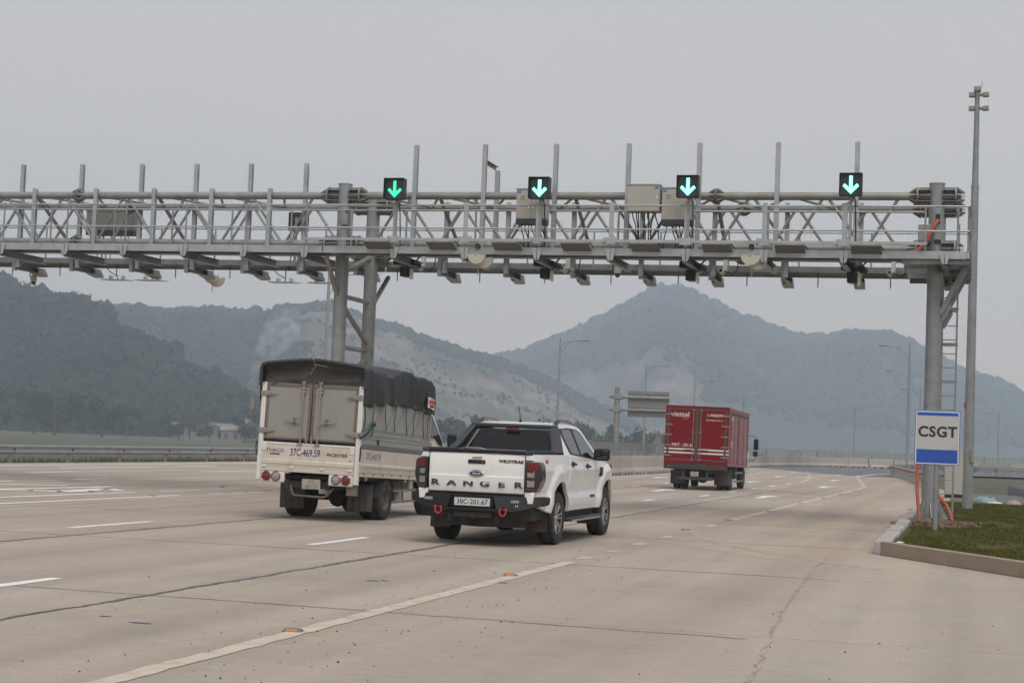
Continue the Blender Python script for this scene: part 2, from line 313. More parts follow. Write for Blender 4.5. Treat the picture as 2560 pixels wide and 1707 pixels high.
# ragged cold joint towards the apron
ribbon([(-1.28, 8), (-1.40, 11.4), (-1.72, 16), (-2.0, 22.2), (-2.05, 25.5)], lambda s: .020 + .012 * max(0, fbm(s * .9, 2)), .0038, mat('ragged_joint', (.31, .255, .205), .95, 0, .3, 20, world=True, mottle=[((.44, .375, .31), .95, 3, .42, .56)]), 'joint_sealant', seed=11, jag=.045, step=.04)
# patches of spilt sealant and scuffs
def blob(x, y, a, b_, m, name, seed, z=.0033):
    b = MB(); n = 26; b.add([(x + a * (1 + .55 * fbm(math.cos(t) * 1.7, math.sin(t) * 1.7, seed)) * math.cos(t), y + b_ * (1 + .55 * fbm(math.cos(t) * 1.7, math.sin(t) * 1.7, seed + 4)) * math.sin(t), z) for t in [2 * math.pi * i / n for i in range(n)]], [tuple(range(n))]); b.obj(name, m, road, smooth=0)
for i, (x, y, a, b_) in enumerate([(-6.15, 12.1, .10, .04), (-6.6, 12.35, .05, .03), (-6.0, 16.9, .07, .05), (-13.0, 20.1, .12, .06), (-5.9, 17.0, .05, .03), (-5.0, 15.3, .08, .04), (-22.3, 39.5, .5, .16), (-4.8, 17.6, .06, .04)]): blob(x, y, a, b_, TAR, 'tar_patch', i * 3.1)
# tyre curves near the exit
SK = mat('tyre_scuff', (.355, .305, .255), .9, 0, .10, 3, world=True, mottle=[((.44, .375, .31), .95, 2.2, .40, .56)])
for k, (off) in enumerate((0, 1.5)):
    pts = [(-6.3 + off + 3.6 * (t ** 1.7), 31.5 - off * .6 - 7.5 * t) for t in [i / 14 for i in range(15)]]
    ribbon(pts, lambda s: .13, .0026 + k * .0003, SK, 'tyre_scuff', seed=k * 9, jag=.02)

# painted markings
def rect(x0, x1, y0, y1, m, name, z=.004, seed=0):
    ribbon([((x0 + x1) / 2, y0), ((x0 + x1) / 2, y1)], lambda s: x1 - x0, z, m, name, seed=seed, jag=.006, step=.25)
ribbon([(-4.92, 5), (-4.92, 21.2)], lambda s: .17, .0045, PAINT2, 'edge_line', seed=4, jag=.014, step=.15)
for a, c in ((21.9, 22.35), (23.6, 23.9), (25.6, 26.2), (28.0, 28.6), (30.3, 30.6), (32.6, 33.5)): rect(-5.0, -4.84, a, c, PAINT2, 'edge_line', seed=a)
for a, c in ((36.4, 37.2), (37.6, 38.4)): rect(-5.02, -4.82, a, c, PAINT2, 'edge_line', seed=a)
ribbon([(-4.92, 38.9), (-4.85, 55), (-4.72, 72), (-4.72, 76.5), (-5.0, 80), (-5.9, 92), (-7.3, 110)], lambda s: .20, .0045, PAINT2, 'edge_line', seed=8, jag=.01, step=.3, skip=lambda s: s > 40 and (s % 3.4) < .5)
ribbon([(-7.35, 110), (-6.9, 124), (-5.6, 133)], lambda s: .22, .0065, PAINT, 'edge_line', seed=8, jag=.01, step=.5)
for x, L in ((-8.58, [(13.1, 15.05), (21.6, 23.8), (45.3, 46.85), (51.9, 53.6), (58.2, 59.8), (64.3, 65.7), (70, 71.9), (76.4, 78.2)]), (-12.5, [(22.2, 24.7), (31.8, 33.8), (45, 46.6), (52.5, 54.3), (60, 61.6), (66.5, 68.2), (73, 74.6), (79, 80.6), (86, 87.6)])):
    for a, c in L: rect(x - .07 + (.5 if x > -9 and a > 50 else 0) + (.7 if x < -9 and a > 50 else 0), x + .08 + (.5 if x > -9 and a > 50 else 0) + (.7 if x < -9 and a > 50 else 0), a, c, PAINT, 'lane_dash', seed=a)
for a, x in ((83, -8.1), (88, -8.4), (93.5, -8.8), (99, -9.3), (105, -9.8)): rect(x - .1, x + .1, a, a + 1.6, PAINT, 'lane_dash', z=.0045, seed=a)
for a, x in ((92, -12.2), (98, -12.5), (104.5, -12.9), (111, -13.3)): rect(x - .1, x + .1, a, a + 1.6, PAINT, 'lane_dash', z=.0045, seed=a)
ribbon([(-15.5, 52), (-15.5, 92), (-16.1, 115), (-16.3, 130)], lambda s: .16, .0045, PAINT, 'edge_line', seed=3, jag=.01, step=.4)
ribbon([(-16.85, 26), (-16.8, 34.5)], lambda s: .19, .0045, PAINT, 'edge_line', seed=31, jag=.01)
ribbon([(-16.7, 35.4), (-16.6, 39)], lambda s: .10, .0045, PAINT, 'edge_line', seed=35, jag=.01, skip=lambda s: (s % 1.1) < .25)
ribbon([(-18.25, 25), (-18.1, 35)], lambda s: .18, .0045, PAINT, 'edge_line', seed=37, jag=.01)
ribbon([(-18.05, 36), (-17.85, 40)], lambda s: .13, .0045, PAINT, 'edge_line', seed=38, jag=.01)
ribbon([(-17.85, 42.3), (-17.6, 52)], lambda s: .13, .0045, PAINT, 'edge_line', seed=39, jag=.01)
for a, c, x in ((50, 57, -28.6), (58.5, 62, -28.6), (44.5, 47, -26.4), (53, 58.5, -25.1), (60, 66, -25.1), (40.8, 42.6, -22.9), (36, 37.8, -22.9)): rect(x - .11, x + .11, a, c, PAINT, 'lane_dash', seed=a)
rect(-30.6, -30.35, 30, 74, PAINT, 'edge_line', seed=2)
def arrow(x, y, L=3.2, m=PAINT, ang=0., w=.26, head=.85, sign=1):
    b = MB(); s = sign
    pts = [(-w / 2, 0), (w / 2, 0), (w / 2, s * L * .62), (head / 2, s * L * .58), (0, s * L), (-head / 2, s * L * .58), (-w / 2, s * L * .62)]
    ca, sa = math.cos(ang), math.sin(ang)
    b.add([(x + a * ca - c * sa, y + a * sa + c * ca, .005) for a, c in pts], [tuple(range(7))]); return b.obj('painted_arrow', m, road, smooth=0)
for x, y in ((-10.1, 54.9), (-9.75, 76), (-10.5, 93.5), (-11.9, 115), (-6.45, 52.8), (-6.2, 71.8), (-7.2, 89.5), (-8.6, 110.5), (-14.0, 56), (-14.0, 76)): arrow(x, y, 3.6)
# large painted figure on the opposite carriageway
for pts in ([(-22.4, 35.0), (-20.7, 36.5)], [(-20.9, 31.5), (-19.7, 33.2), (-18.95, 33.3), (-18.9, 34.8)], [(-20.3, 32.6), (-19.85, 37.2)], [(-19.1, 33.6), (-19.35, 36.0), (-18.6, 35.2)]):
    ribbon(pts, lambda s: .34, .0052 + rnd.random() * .002, PAINT, 'painted_arrow', seed=rnd.random() * 50, jag=.004, step=.3)

# pebbles and grit lying on the concrete
peb = MB()
for i in range(620):
    x = rnd.uniform(-8, 3.5); y = 9.0 + 17 * rnd.random() ** 1.2
    if x > -1.2 and y > 23: continue
    if y > 22 and rnd.random() < .5: continue
    if rnd.random() < .35: x = rnd.gauss(-4.6, .5)
    r_ = rnd.choice((.004, .005, .006, .007, .009)) * rnd.uniform(.7, 1.3) * (1.7 if rnd.random() < .05 else 1)
    a = rnd.uniform(0, 6); vs = [(r_ * math.cos(a + k * 1.257) * rnd.uniform(.7, 1.3) + x, r_ * math.sin(a + k * 1.257) * rnd.uniform(.7, 1.3) + y, .001) for k in range(5)] + [(x, y, r_ * 1.1)]
    peb.add(vs, [(0, 1, 5), (1, 2, 5), (2, 3, 5), (3, 4, 5), (4, 0, 5)])
tag(peb.obj('pebbles', mat('grit', (.06, .055, .05), .9, 0, .5, 30), smooth=0), 'dark grit and pebbles strewn over the near concrete', 'pebbles', kind='stuff')
# ------------------------------------------------------------------ toll gantry
gan = thing('toll_gantry', 'galvanised lattice toll gantry spanning all lanes on paired tube columns', 'gantry', (0, 0, 0))
YF, YR, ZT, ZB = 37.0, 38.95, 6.95, 5.83
XL, XR, XE = -14.22, -.96, -31.0
def tube(name, a, b, r, m=GALV, n=10, parent=gan): return MB().tube([a, b], r, n).obj(name, m, parent)
def hbeam(name, x, y, z0, z1, m=GALVL, w=.10, d=.10, parent=gan):
    """rolled H section standing upright, web facing the road"""
    t = .009; b = MB(); b.bx(x - w / 2, x + w / 2, y - d / 2, y - d / 2 + t, z0, z1); b.bx(x - w / 2, x + w / 2, y + d / 2 - t, y + d / 2, z0, z1); b.bx(x - t / 2, x + t / 2, y - d / 2 + t, y + d / 2 - t, z0, z1 - .004)
    return b.obj(name, m, parent)
def chan_y(name, x, y0, y1, z0, z1, m=GALV, w=.075, parent=gan):
    """channel running across the gantry, open side to +x"""
    t = .008; b = MB(); b.bx(x - w / 2, x - w / 2 + t, y0, y1, z0, z1); b.bx(x - w / 2 + t, x + w / 2, y0, y1, z1 - t, z1); b.bx(x - w / 2 + t, x + w / 2, y0, y1, z0, z0 + t); return b.obj(name, m, parent)
def chan_x(name, x0, x1, y, z0, z1, s, m=GALVL, w=.07, parent=gan):
    t = .008; b = MB(); b.bx(x0, x1, min(y, y + s * t), max(y, y + s * t), z0, z1)
    ya, yb = sorted((y + s * t, y + s * w)); b.bx(x0, x1, ya, yb, z1 - t, z1); b.bx(x0, x1, ya, yb, z0, z0 + t); return b.obj(name, m, parent)
def flange(x, y, z, m):
    b = MB()
    for s in (-1, 1):
        b.lathe([(.085, s * .012 - .011 * (s < 0)), (.175, s * .012 - .011 * (s < 0)), (.175, s * .012 + .011 * (s > 0)), (.085, s * .012 + .011 * (s > 0))], 16, 'x', (x, y, z))
        for k in range(8):
            a = k * math.pi / 4; u = Vector((0, math.cos(a), math.sin(a)))
            o = Vector((x, y, z)); p = [o + u * .088 + Vector((s * .02, 0, 0)), o + u * .168 + Vector((s * .02, 0, 0)), o + u * .168 + Vector((s * .05, 0, 0)), o + u * .088 + Vector((s * .17, 0, 0))]
            n = Vector((1, 0, 0)).cross(u) * .005; b.add([q - n for q in p] + [q + n for q in p], [(0, 1, 2, 3), (7, 6, 5, 4), (0, 4, 5, 1), (1, 5, 6, 2), (2, 6, 7, 3), (3, 7, 4, 0)])
    return b.obj('bolted_flange', m, gan)
def joint_box(x, y, z, s, m):
    """stiffened sleeve between a column and a chord"""
    b = MB(); L = .40; h = .20
    for dz in (-.115, 0., .115): b.prism([(x + s * .13, y - .16), (x + s * (.13 + L * .62), y - .16), (x + s * (.13 + L * .62), y + .16), (x + s * .13, y + .16)], 'z', z + dz - .006, z + dz + .006)
    b.bx(*sorted((x + s * .12, x + s * (.12 + L * .62))), y - .006, y + .006, z - .19, z + .19)
    b.lathe([(.05, x + s * (.13 + L * .62)), (.20, x + s * (.13 + L * .62)), (.20, x + s * (.16 + L * .62)), (.05, x + s * (.16 + L * .62))], 18, 'x', (0, y, z))
    b.tube([(x + s * .10, y, z), (x + s * .50, y, z)], .088, 12)
    for k in range(8):
        a = k * math.pi / 4; u = Vector((0, math.cos(a), math.sin(a))); o = Vector((x + s * (.16 + L * .62), y, z))
        p = [o + u * .088, o + u * .19, o + u * .19 + Vector((s * .02, 0, 0)), o + u * .088 + Vector((s * .17, 0, 0))]; n = Vector((1, 0, 0)).cross(u) * .005
        b.add([q - n for q in p] + [q + n for q in p], [(0, 1, 2, 3), (7, 6, 5, 4), (0, 4, 5, 1), (1, 5, 6, 2), (2, 6, 7, 3), (3, 7, 4, 0)])
    return b.obj('column_joint', m, gan)
def column(x, y, z0, z1, m, r=.158):
    b = MB(); b.tube([(x, y, z0), (x, y, z1)], r, 24); b.lathe([(r + .004, z1 - .012), (r + .012, z1 - .012), (r + .012, z1), (r + .004, z1)], 24, 'z', (x, y, 0))
    o = b.obj('column', m, gan)
    p = MB(); p.bx(x - .36, x + .36, y - .36, y + .36, z0, z0 + .03)
    for k in range(8):
        a = k * math.pi / 4 + .2; u = Vector((math.cos(a), math.sin(a), 0)); n = Vector((-u.y, u.x, 0)) * .008; c = Vector((x, y, z0 + .03))
        q = [c + u * .155, c + u * .34, c + u * .34 + Vector((0, 0, .03)), c + u * .155 + Vector((0, 0, .38))]
        p.add([e - n for e in q] + [e + n for e in q], [(0, 1, 2, 3), (7, 6, 5, 4), (0, 4, 5, 1), (1, 5, 6, 2), (2, 6, 7, 3), (3, 7, 4, 0)])
    p.obj('base_plate', m, o)
    return o
for x, z0 in ((XL, 0.), (XR, .13), (XE, 0.)):
    for y in (YF, YR):
        column(x, y, z0, 7.22, GALV)
        for z in (ZT, ZB):
            for s in (-1, 1):
                if x == XE and s < 0: continue
                joint_box(x, y, z, s, GALV2 if s * (1 if x == XL else -1) > 0 and x != XE else GALV)
    for z in ((4.64, 3.47, 2.3, 1.1) if x != XR else (4.6, 2.4)): tube('column_tie', (x, YF, z), (x, YR, z), .055)
    for a, b_ in (((5.15, 5.75), (4.5, 3.6), (2.45, 3.35), (2.2, 1.2)) if x != XR else ()): tube('column_tie', (x, YF, a), (x, YR, b_), .06, GALV2)
# trusses
def truss(x0, x1, m, flx, ph):
    for y in (YF, YR):
        for z, r in ((ZT, .088), (ZB, .085)): tube('chord', (x0, y, z), (x1, y, z), r, m, 16)
        for z in (ZT, ZB):
            flange(flx if y == YF else flx + .35, y, z, m)
    n = int(round((x1 - x0 - 1.0) / .80)); st = (x1 - x0 - 1.0) / n
    for y, o in ((YF, 0), (YR, 1)):
        for i in range(n):
            a, b_ = x0 + .5 + i * st, x0 + .5 + (i + 1) * st
            up = (i + o) % 2 == 0
            tube('brace', (a + (.06 if up else -.0), y, ZB if up else ZT), (b_ - (.06 if up else 0), y, ZT if up else ZB), .034, m, 8)
    k = n // 2
    for i in range(k):
        a, b_ = x0 + .5 + 2 * i * st, x0 + .5 + (2 * i + 2) * st; c = (a + b_) / 2
        for z, r in ((ZT, .03), (ZB, .03)):
            tube('plan_brace', (a, YF, z), (c, YR, z), r, m, 8); tube('plan_brace', (c, YR, z), (b_, YF, z), r, m, 8)
        if i % 2: tube('plan_brace', (a, YF, ZT), (a, YR, ZB), .045, m, 8)
truss(XL + .2, XR - .2, GALV2, -5.62, 0)
truss(XE + .2, XL - .2, GALV, -21.05, 1)
# walkways on both sides of both spans
MODR = [-12.62, -10.98, -9.34, -7.71, -6.08, -4.43, -2.78]
MODL = [-14.75, -16.24, -17.73, -19.26, -20.78, -22.46, -24.1, -25.5, -27.1, -28.7, -30.3]
DECK = mat('walkway_grating', (.17, .18, .185), .6, .3, .15, 3)
for x0, x1, yo in ((XE, XL - .1, 0), (XL - .1, -.25, 0)):
    for yo_, yi, s in ((36.0, 36.82, 1), (40.3, 39.2, -1)):
        chan_x('edge_channel', x0 + .01, x1 - .01, yo_, 5.52, 5.68, s); chan_x('edge_channel', x0 + .01, x1 - .01, yi, 5.54, 5.67, -s)
        b = MB(); ya, yb = sorted((yo_ + s * .075, yi - s * .075))
        b.bx(x0 + .02, x1 - .02, ya, yb, 5.652, 5.668)
        xx = x0 + .1
        while xx < x1 - .05: b.bx(xx, xx + .012, ya, yb, 5.62, 5.652); xx += .28
        b.obj('deck', DECK, gan)
def rail(y, z, x0, x1, r=.021): tube('handrail', (x0, y, z), (x1, y, z), r, GALVL, 8)
for z in (6.60, 6.09): rail(36.02, z, XE, XL - .15, .019); rail(36.02, z, XL - .12, -.27, .021)
for z in (6.60,): rail(36.86, z, XE, -1.2, .019)
for z in (6.57, 6.12): rail(40.27, z, XE, -.3, .018)
for x in MODR:
    b = MB(); b.bx(x - .05, x + .05, 35.985, 35.995, 5.72, 6.66); b.bx(x - .05, x - .042, 35.995, 36.06, 5.72, 6.66); b.obj('rail_post', GALVL, gan)
    tube('rail_post', (x - .03, 36.86, 5.66), (x - .03, 36.86, 6.6), .024)
for x in MODL:
    tube('rail_post', (x + .02, 36.02, 5.66), (x + .02, 36.02, 6.64), .021); tube('rail_post', (x + .78, 36.86, 5.66), (x + .78, 36.86, 6.6), .022)
for x in MODL + MODR: tube('rail_post', (x + .3, 40.27, 5.66), (x + .3, 40.27, 6.57), .02); tube('rail_post', (x + .75, 40.27, 5.30), (x + .75, 40.27, 5.66), .014)
# cross brackets below the walkways, with splice plates on the front edge
for x in MODR + MODL + [-.75]:
    chan_y('bracket', x + .03, 36.0, 37.95, 5.36, 5.515, w=.11); chan_y('bracket', x - .06, 36.0, 37.2, 5.40, 5.515, w=.05)
    b = MB()
    for s in (-1, 1): b.prism([(x + s * .008, 5.40), (x + s * .055, 5.42), (x + s * .105, 5.60), (x + s * .105, 5.665), (x + s * .008, 5.665)], 'y', 35.965, 35.982)
    b.obj('splice_plate', GALVL, gan)
    xr = x + .06
    hbeam('hanger', xr, 39.2, 5.33, 6.1); chan_y('bracket', xr + .04, 39.26, 40.62, 5.36, 5.50, w=.12); 
    b = MB(); b.prism([(40.2, 5.36), (40.66, 5.30), (40.70, 5.34), (40.5, 5.50), (40.2, 5.50)], 'x', xr - .14, xr + .1); b.obj('bracket_end', GALV, gan)
# tall H posts: front of the right span, rear of the left span
for x in (-12.5, -10.87, -9.22, -7.57, -6.0, -4.3, -2.62): hbeam('tall_post', x, 36.91, 5.66, 8.1)
for x in (-12.4, -10.87, -9.27, -7.64, -5.95, -4.3, -2.65): hbeam('rear_post', x, 39.09, 5.40, 7.10)
for x in (-16.06, -17.53, -19.0, -20.5, -22.18, -23.87, -25.5, -27.1, -28.7): hbeam('tall_post', x, 39.09, 5.40, 8.05)
for x in (-16.04, -17.51, -19.0, -20.53, -22.17, -23.85, -25.5, -27.1, -28.8): hbeam('short_post', x, 36.89, 5.64, 7.1)
hbeam('short_post', -10.87, 38.0, 5.9, 7.68); MB().bx(-10.93, -10.925, 36.97, 38.04, 7.69, 7.77).bx(-10.925, -10.85, 36.97, 38.04, 7.765, 7.77).obj('angle_bar', GALV, gan)
# square tube that carries the antennas, in lengths
for a, b_ in ((-14.75, -12.72), (-12.5, -11.1), (-10.85, -9.44), (-9.24, -7.82), (-7.6, -6.2), (-5.95, -4.55), (-4.3, -2.9), (-2.65, -1.1)):
    MB().bx(a, b_, 35.87, 35.93, 5.79, 5.85).obj('antenna_rail', GALVL, gan)
for x in MODR: MB().bx(x - .16, x + .16, 35.935, 35.985, 5.755, 5.90).obj('rail_clamp', GALVL, gan)
# knee braces, end platform and ladder
MB().beam((XL - .05, 36.15, 5.42), (XL - .05, 36.9, 4.62), .09, .07).obj('knee_brace', GALV2, gan); MB().beam((XL + .05, 40.1, 5.38), (XL + .05, 39.06, 4.62), .09, .07).obj('knee_brace', GALV2, gan)
for y in (36.98, 38.9): q = MB(); q.prism([(XR + .13, 4.75), (XR + .13, 4.30), (XR + .19, 4.30), (XR + .36, 4.62), (XR + .30, 4.75)], 'y', y - .006, y + .006); q.obj('gusset', GALV, gan)
for y in (36.95, 37.6, 38.9): MB().beam((XR + .12, y, 4.46), (-.34, y, 5.46), .09, .10).obj('knee_brace', GALV, gan)
for y in (36.1, 37.0, 38.0, 39.0, 40.2): MB().bx(-1.6, -.26, y, y + .07, 5.42, 5.515).obj('platform_beam', GALV, gan)
chan_y('platform_edge', -.28, 36.0, 40.3, 5.52, 5.68); MB().bx(-.85, -.33, 36.9, 39.15, 5.655, 5.67).obj('deck', DECK, gan)
for z in (6.6, 6.09): tube('handrail', (-.27, 36.02, z), (-.27, 40.27, z), .02)
for x, y in ((-.5, 36.02), (-.29, 36.06), (-1.15, 36.02), (-.27, 37.4), (-.27, 38.8)): tube('rail_post', (x, y, 5.66), (x, y, 6.6), .021)
lad = MB()
for x in (-.82, -.50): lad.bx(x - .02, x + .02, 37.98, 38.02, .12, 6.5)
lad.obj('ladder_rails', GALV, gan)
for k in range(19): tube('rung', (-.80, 38.0, .4 + k * .3), (-.52, 38.0, .4 + k * .3), .011)
for z in (4.66, 3.9, 3.1, 2.3):
    MB().tube([(-.82 + .36 * (1 - math.cos(t)) / 2 - .02, 38.02 + .34 * math.sin(t), z) for t in [math.pi * i / 10 for i in range(11)]], .02, 6).obj('ladder_hoop', GALV, gan); MB().bx(-.96, -.50, 37.94, 37.98, z - .03, z + .03).obj('ladder_stay', GALV, gan)
# openings and cover on the right column, with the orange conduit that enters it
MB().bx(-.97, -.88, 36.83, 36.86, 6.35, 6.55).obj('hand_hole', INK, gan); MB().bx(-.99, -.85, 36.84, 36.865, 5.92, 6.02).obj('hand_hole', INK, gan)
MB().bx(-1.32, -1.05, 36.80, 36.86, 5.98, 6.33).obj('cover_plate', GALV, gan, bevel=.01); MB().bx(XL + .02, XL + .16, 36.79, 36.85, 6.25, 6.5).obj('cover_plate', GALV, gan, bevel=.01)
ORANGE = mat('orange_conduit', (.42, .075, .048), .55, 0, .12, 5, dirt=((.24, .12, .08), .3, 5))
tag(MB().tube([(-.92, 36.8, 6.42), (-1.0, 36.72, 6.28), (-1.12, 36.68, 6.0), (-1.28, 36.66, 5.78), (-1.5, 36.62, 5.70)], .045, 10).obj('cable_conduit', ORANGE), 'orange conduit leaving the top of the right gantry column', 'conduit')

# ------------------------------------------------------------------ equipment hung on the gantry
LED = mat('green_led', (.05, .5, .35), .4, 0, .02, 5, emit=((.20, 1.0, .66), 2.6)); LEDDIM = mat('green_led_dim', (.02, .3, .2), .4, 0, .02, 5, emit=((.05, .82, .42), 1.15))
SIGBLK = mat('signal_housing', (.022, .026, .027), .5, 0, .15, 6); SIGFACE = mat('signal_face', (.03, .04, .042), .35, 0, .25, 60)
def arrow_signal(x, z, label, lit=LED, y=35.8, back=False):
    t = thing('lane_signal', label, 'lane signal', (x, y, z), (0, 0, math.pi if back else 0), 'green arrow lane signals')
    b = MB(); s = .232; b.bx(-s, s, .02, .15, -s, s); b.obj('housing', SIGBLK, t, bevel=.008)
    b = MB(); b.bx(-s, s, -.09, .019, s - .008, s).bx(-s, -s + .008, -.09, .019, -s, s - .009).bx(s - .008, s, -.09, .019, -s, s - .009); b.obj('hood', SIGBLK, t)
    MB().bx(-s + .02, s - .02, .008, .018, -s + .015, s - .02).obj('face', SIGFACE, t)
    a = MB(); P = [(-.034, .18), (.034, .18), (.034, -.065), (.125, .02), (.165, -.03), (0, -.195), (-.165, -.03), (-.125, .02), (-.034, -.065)]
    a.prism(P, 'y', -.002, .007); a.obj('arrow', lit, t, smooth=0)
    MB().bx(-.03, .03, .151, .19, -1.25, .1).obj('bracket', GALV, t)
    MB().tube([(.06, .1, -s), (.10, .1, -.34), (.10, .16, -.6), (.12, .2, -1.25)], .014, 6).obj('cable', CABLE, t)
    return t
arrow_signal(-12.6, 6.93, 'dimmer green arrow signal beside the middle column, leftmost of four', LEDDIM)
arrow_signal(-9.29, 6.95, 'bright green arrow signal in front of the single tall cabinet')
arrow_signal(-6.05, 6.98, 'bright green arrow signal overlapping the right one of two cabinets')
arrow_signal(-2.66, 7.02, 'bright green arrow signal nearest the right column')
arrow_signal(-16.76, 6.78, 'lane signal seen from behind as a plain black box, left span', y=40.45, back=True)
BEIGE = mat('beige_powder_coat', (.42, .40, .35), .5, 0, .05, 3, dirt=((.3, .27, .22), .18, 4)); BLUETAG = mat('blue_sticker', (.05, .22, .55), .5)
def cabinet(x0, x1, z0, z1, y, label, doors=2, plinth=True, tags=(0,), cables=4):
    t = thing('control_cabinet', label, 'cabinet', ((x0 + x1) / 2, y, z0), (0, 0, 0), 'control cabinets on the gantry'); w_ = (x1 - x0) / 2; h = z1 - z0; d = .16
    zb = .11 if plinth else 0.
    MB().bx(-w_, w_, -d, d, zb, h - .03).obj('body', BEIGE, t, bevel=.006); MB().bx(-w_ - .012, w_ + .012, -d - .02, d + .012, h - .029, h).obj('top_cover', BEIGE, t, bevel=.005)
    if plinth: MB().bx(-w_ + .004, w_ - .004, -d + .004, d - .004, 0, zb - .001).obj('plinth', DKSTEEL, t)
    n = doors
    for i in range(n):
        a = -w_ + .012 + i * (2 * w_ - .024) / n; c = -w_ + .012 + (i + 1) * (2 * w_ - .024) / n
        dr = MB().bx(a + .003, c - .003, -d - .009, -d - .001, zb + .012, h - .045).obj('door', BEIGE, t, bevel=.002)
        MB().bx(c - .06 if i == 0 else a + .03, c - .03 if i == 0 else a + .06, -d - .024, -d - .0095, h * .45, h * .45 + .07).obj('handle', CHROME, dr)
    for s in tags: MB().bx(-w_ + .02 + s * (2 * w_ - .13), -w_ + .11 + s * (2 * w_ - .13), -d - .0125, -d - .0095, h - .11, h - .06).obj('sticker', BLUETAG, t)
    if plinth: MB().bx(-w_ + .10, -w_ + .20, -d - .0125, -d - .0095, h - .26, h - .16).obj('vent', mat('vent_grille', (.30, .27, .2), .7, 0, .1, 60), t)
    for k in range(cables):
        u = -w_ * .7 + 1.4 * w_ * k / max(1, cables - 1) + rnd.uniform(-.02, .02); q = rnd.uniform(-.10, .12)
        MB().tube([(u, rnd.uniform(-.06, .06), 0), (u + q * .2, 0, -.12), (u + q * .8, .05, -.28), (u + q, .08, -(z0 - 5.68))], .013, 6).obj('cable', CABLE, t)
    return t
cabinet(-9.95, -9.27, 6.24, 7.03, 36.52, 'tall beige two-door cabinet standing alone, second green arrow before it', cables=7)
cabinet(-7.46, -6.75, 6.52, 7.12, 36.5, 'wide beige cabinet with a bundle of black cables below, left of a pair', 1, False, (1,), 9)
cabinet(-6.71, -6.04, 6.24, 7.06, 36.56, 'beige two-door cabinet on black plinth, right of a pair', tags=(0,), cables=6)
BEIGE = mat('beige_shaded', (.24, .23, .205), .5, 0, .06, 3)  # darker copy of the beige: shade behind the bars put into the colour
cabinet(-22.2, -20.85, 6.30, 6.93, 39.6, 'long beige cabinet behind the bars of the left span', 2, True, (), 5)
BEIGE = _M['beige_powder_coat']
# antenna panels
PANELF = mat('antenna_face', (.15, .145, .14), .55, 0, .08, 2); PANELW = mat('antenna_white', (.62, .62, .61), .5, 0, .04, 3)
ORD = ['first', 'second', 'third', 'fourth', 'fifth', 'sixth', 'seventh', 'eighth']
for i, x in enumerate((-13.24, -11.77, -10.28, -8.74, -7.23, -5.69, -4.17, -2.61)):
    t = thing('antenna_panel', 'grey slanted antenna plate under the right span, %s from the middle column' % ORD[i], 'antenna', (x + .3, 35.95, 5.655), (R(-21), 0, 0), 'slanted antenna plates below the right span')
    MB().bx(-.31, .31, -.30, .30, -.03, -.012).obj('plate', PANELF, t, bevel=.004); MB().bx(-.30, .30, -.26, .26, -.0115, .012).obj('back_shell', PANELW, t, bevel=.005)
    for s in (-1, 1): MB().bx(s * .2 - .04, s * .2 + .04, -.08, .12, .0125, .15).obj('bracket', GALV2, t)
    MB().bx(-.16, .16, -.02, .03, .10, .16).obj('mount', GALV2, t)
    MB().tube([(.02, .1, .05), (.06, .04, .2), (.18, .0, .23), (.30, .05, .12), (.42, .1, -.02), (.62, .15, .02)], .014, 6).obj('cable', CABLE, t)
for i, x in enumerate((-21.96, -20.96, -17.22, -16.15)):
    t = thing('antenna_panel', 'flat white antenna seen edge-on below the left span, %s from the left' % ORD[i], 'antenna', (x, 40.8, 5.27), (R(3), 0, 0), 'white antennas below the left span')
    MB().bx(-.34, .34, -.28, .28, -.015, .015).obj('plate', PANELW, t, bevel=.006)
    for s in (-1, 1): MB().bx(s * .18 - .04, s * .18 + .04, -.05, .05, .016, .11).obj('bracket', PANELW, t)
    MB().tube([(0, 0, .02), (.02, 0, .1), (-.15, -.1, .2), (-.25, -.2, .34)], .012, 6).obj('cable', CABLE, t)
# chain hoists under half-round covers
HO = mat('hoist_cover', (.50, .475, .39), .5, 0, .05, 4)
def half_disc(b, cx, cz, r, y0, y1, a0, a1):
    P = [(cx, cz)] + [(cx + r * math.cos(a0 + (a1 - a0) * i / 20), cz + r * math.sin(a0 + (a1 - a0) * i / 20)) for i in range(21)]; b.prism(P, 'y', y0, y1); return b
def hoist(x, y, z, label, rot=0.):
    t = thing('chain_hoist', label, 'hoist', (x, y, z), (0, 0, rot), 'chain hoists below the gantry')
    b = MB(); half_disc(b, 0, .03, .21, -.11, -.07, R(178), R(358)); b.obj('front_cover', HO, t, bevel=.008); b = MB(); half_disc(b, .12, -.05, .21, .04, .10, R(200), R(375)); b.obj('rear_cover', HO, t, bevel=.008)
    MB().lathe([(.0, -.12), (.045, -.12), (.045, .1), (.0, .1)], 14, 'y', (0, .03, .04)).obj('drum', HO, t); MB().lathe([(0, -.126), (.025, -.126), (.025, -.11), (0, -.11)], 12, 'y', (0, 0, .04)).obj('axle_cap', ALLOY, t)
    MB().tube([(0, 0, .06), (0, 0, .10), (.02, 0, .13), (0, 0, .17)], .012, 6).obj('hook', ALLOY, t); MB().bx(-.05, .05, -.06, .06, .17, .27).obj('trolley', DKSTEEL, t, bevel=.01)
    MB().tube([(.02, 0, -.17), (.02, 0, -.42)], .011, 6).obj('chain', ALLOY, t)
hoist(-10.68, 36.0, 5.47, 'beige half-round hoist below the right span, near the single cabinet'); hoist(-4.69, 36.0, 5.51, 'beige half-round hoist below the right span, between third and fourth arrows'); hoist(-19.28, 40.85, 5.40, 'beige half-round hoist hanging below the left span', .25)
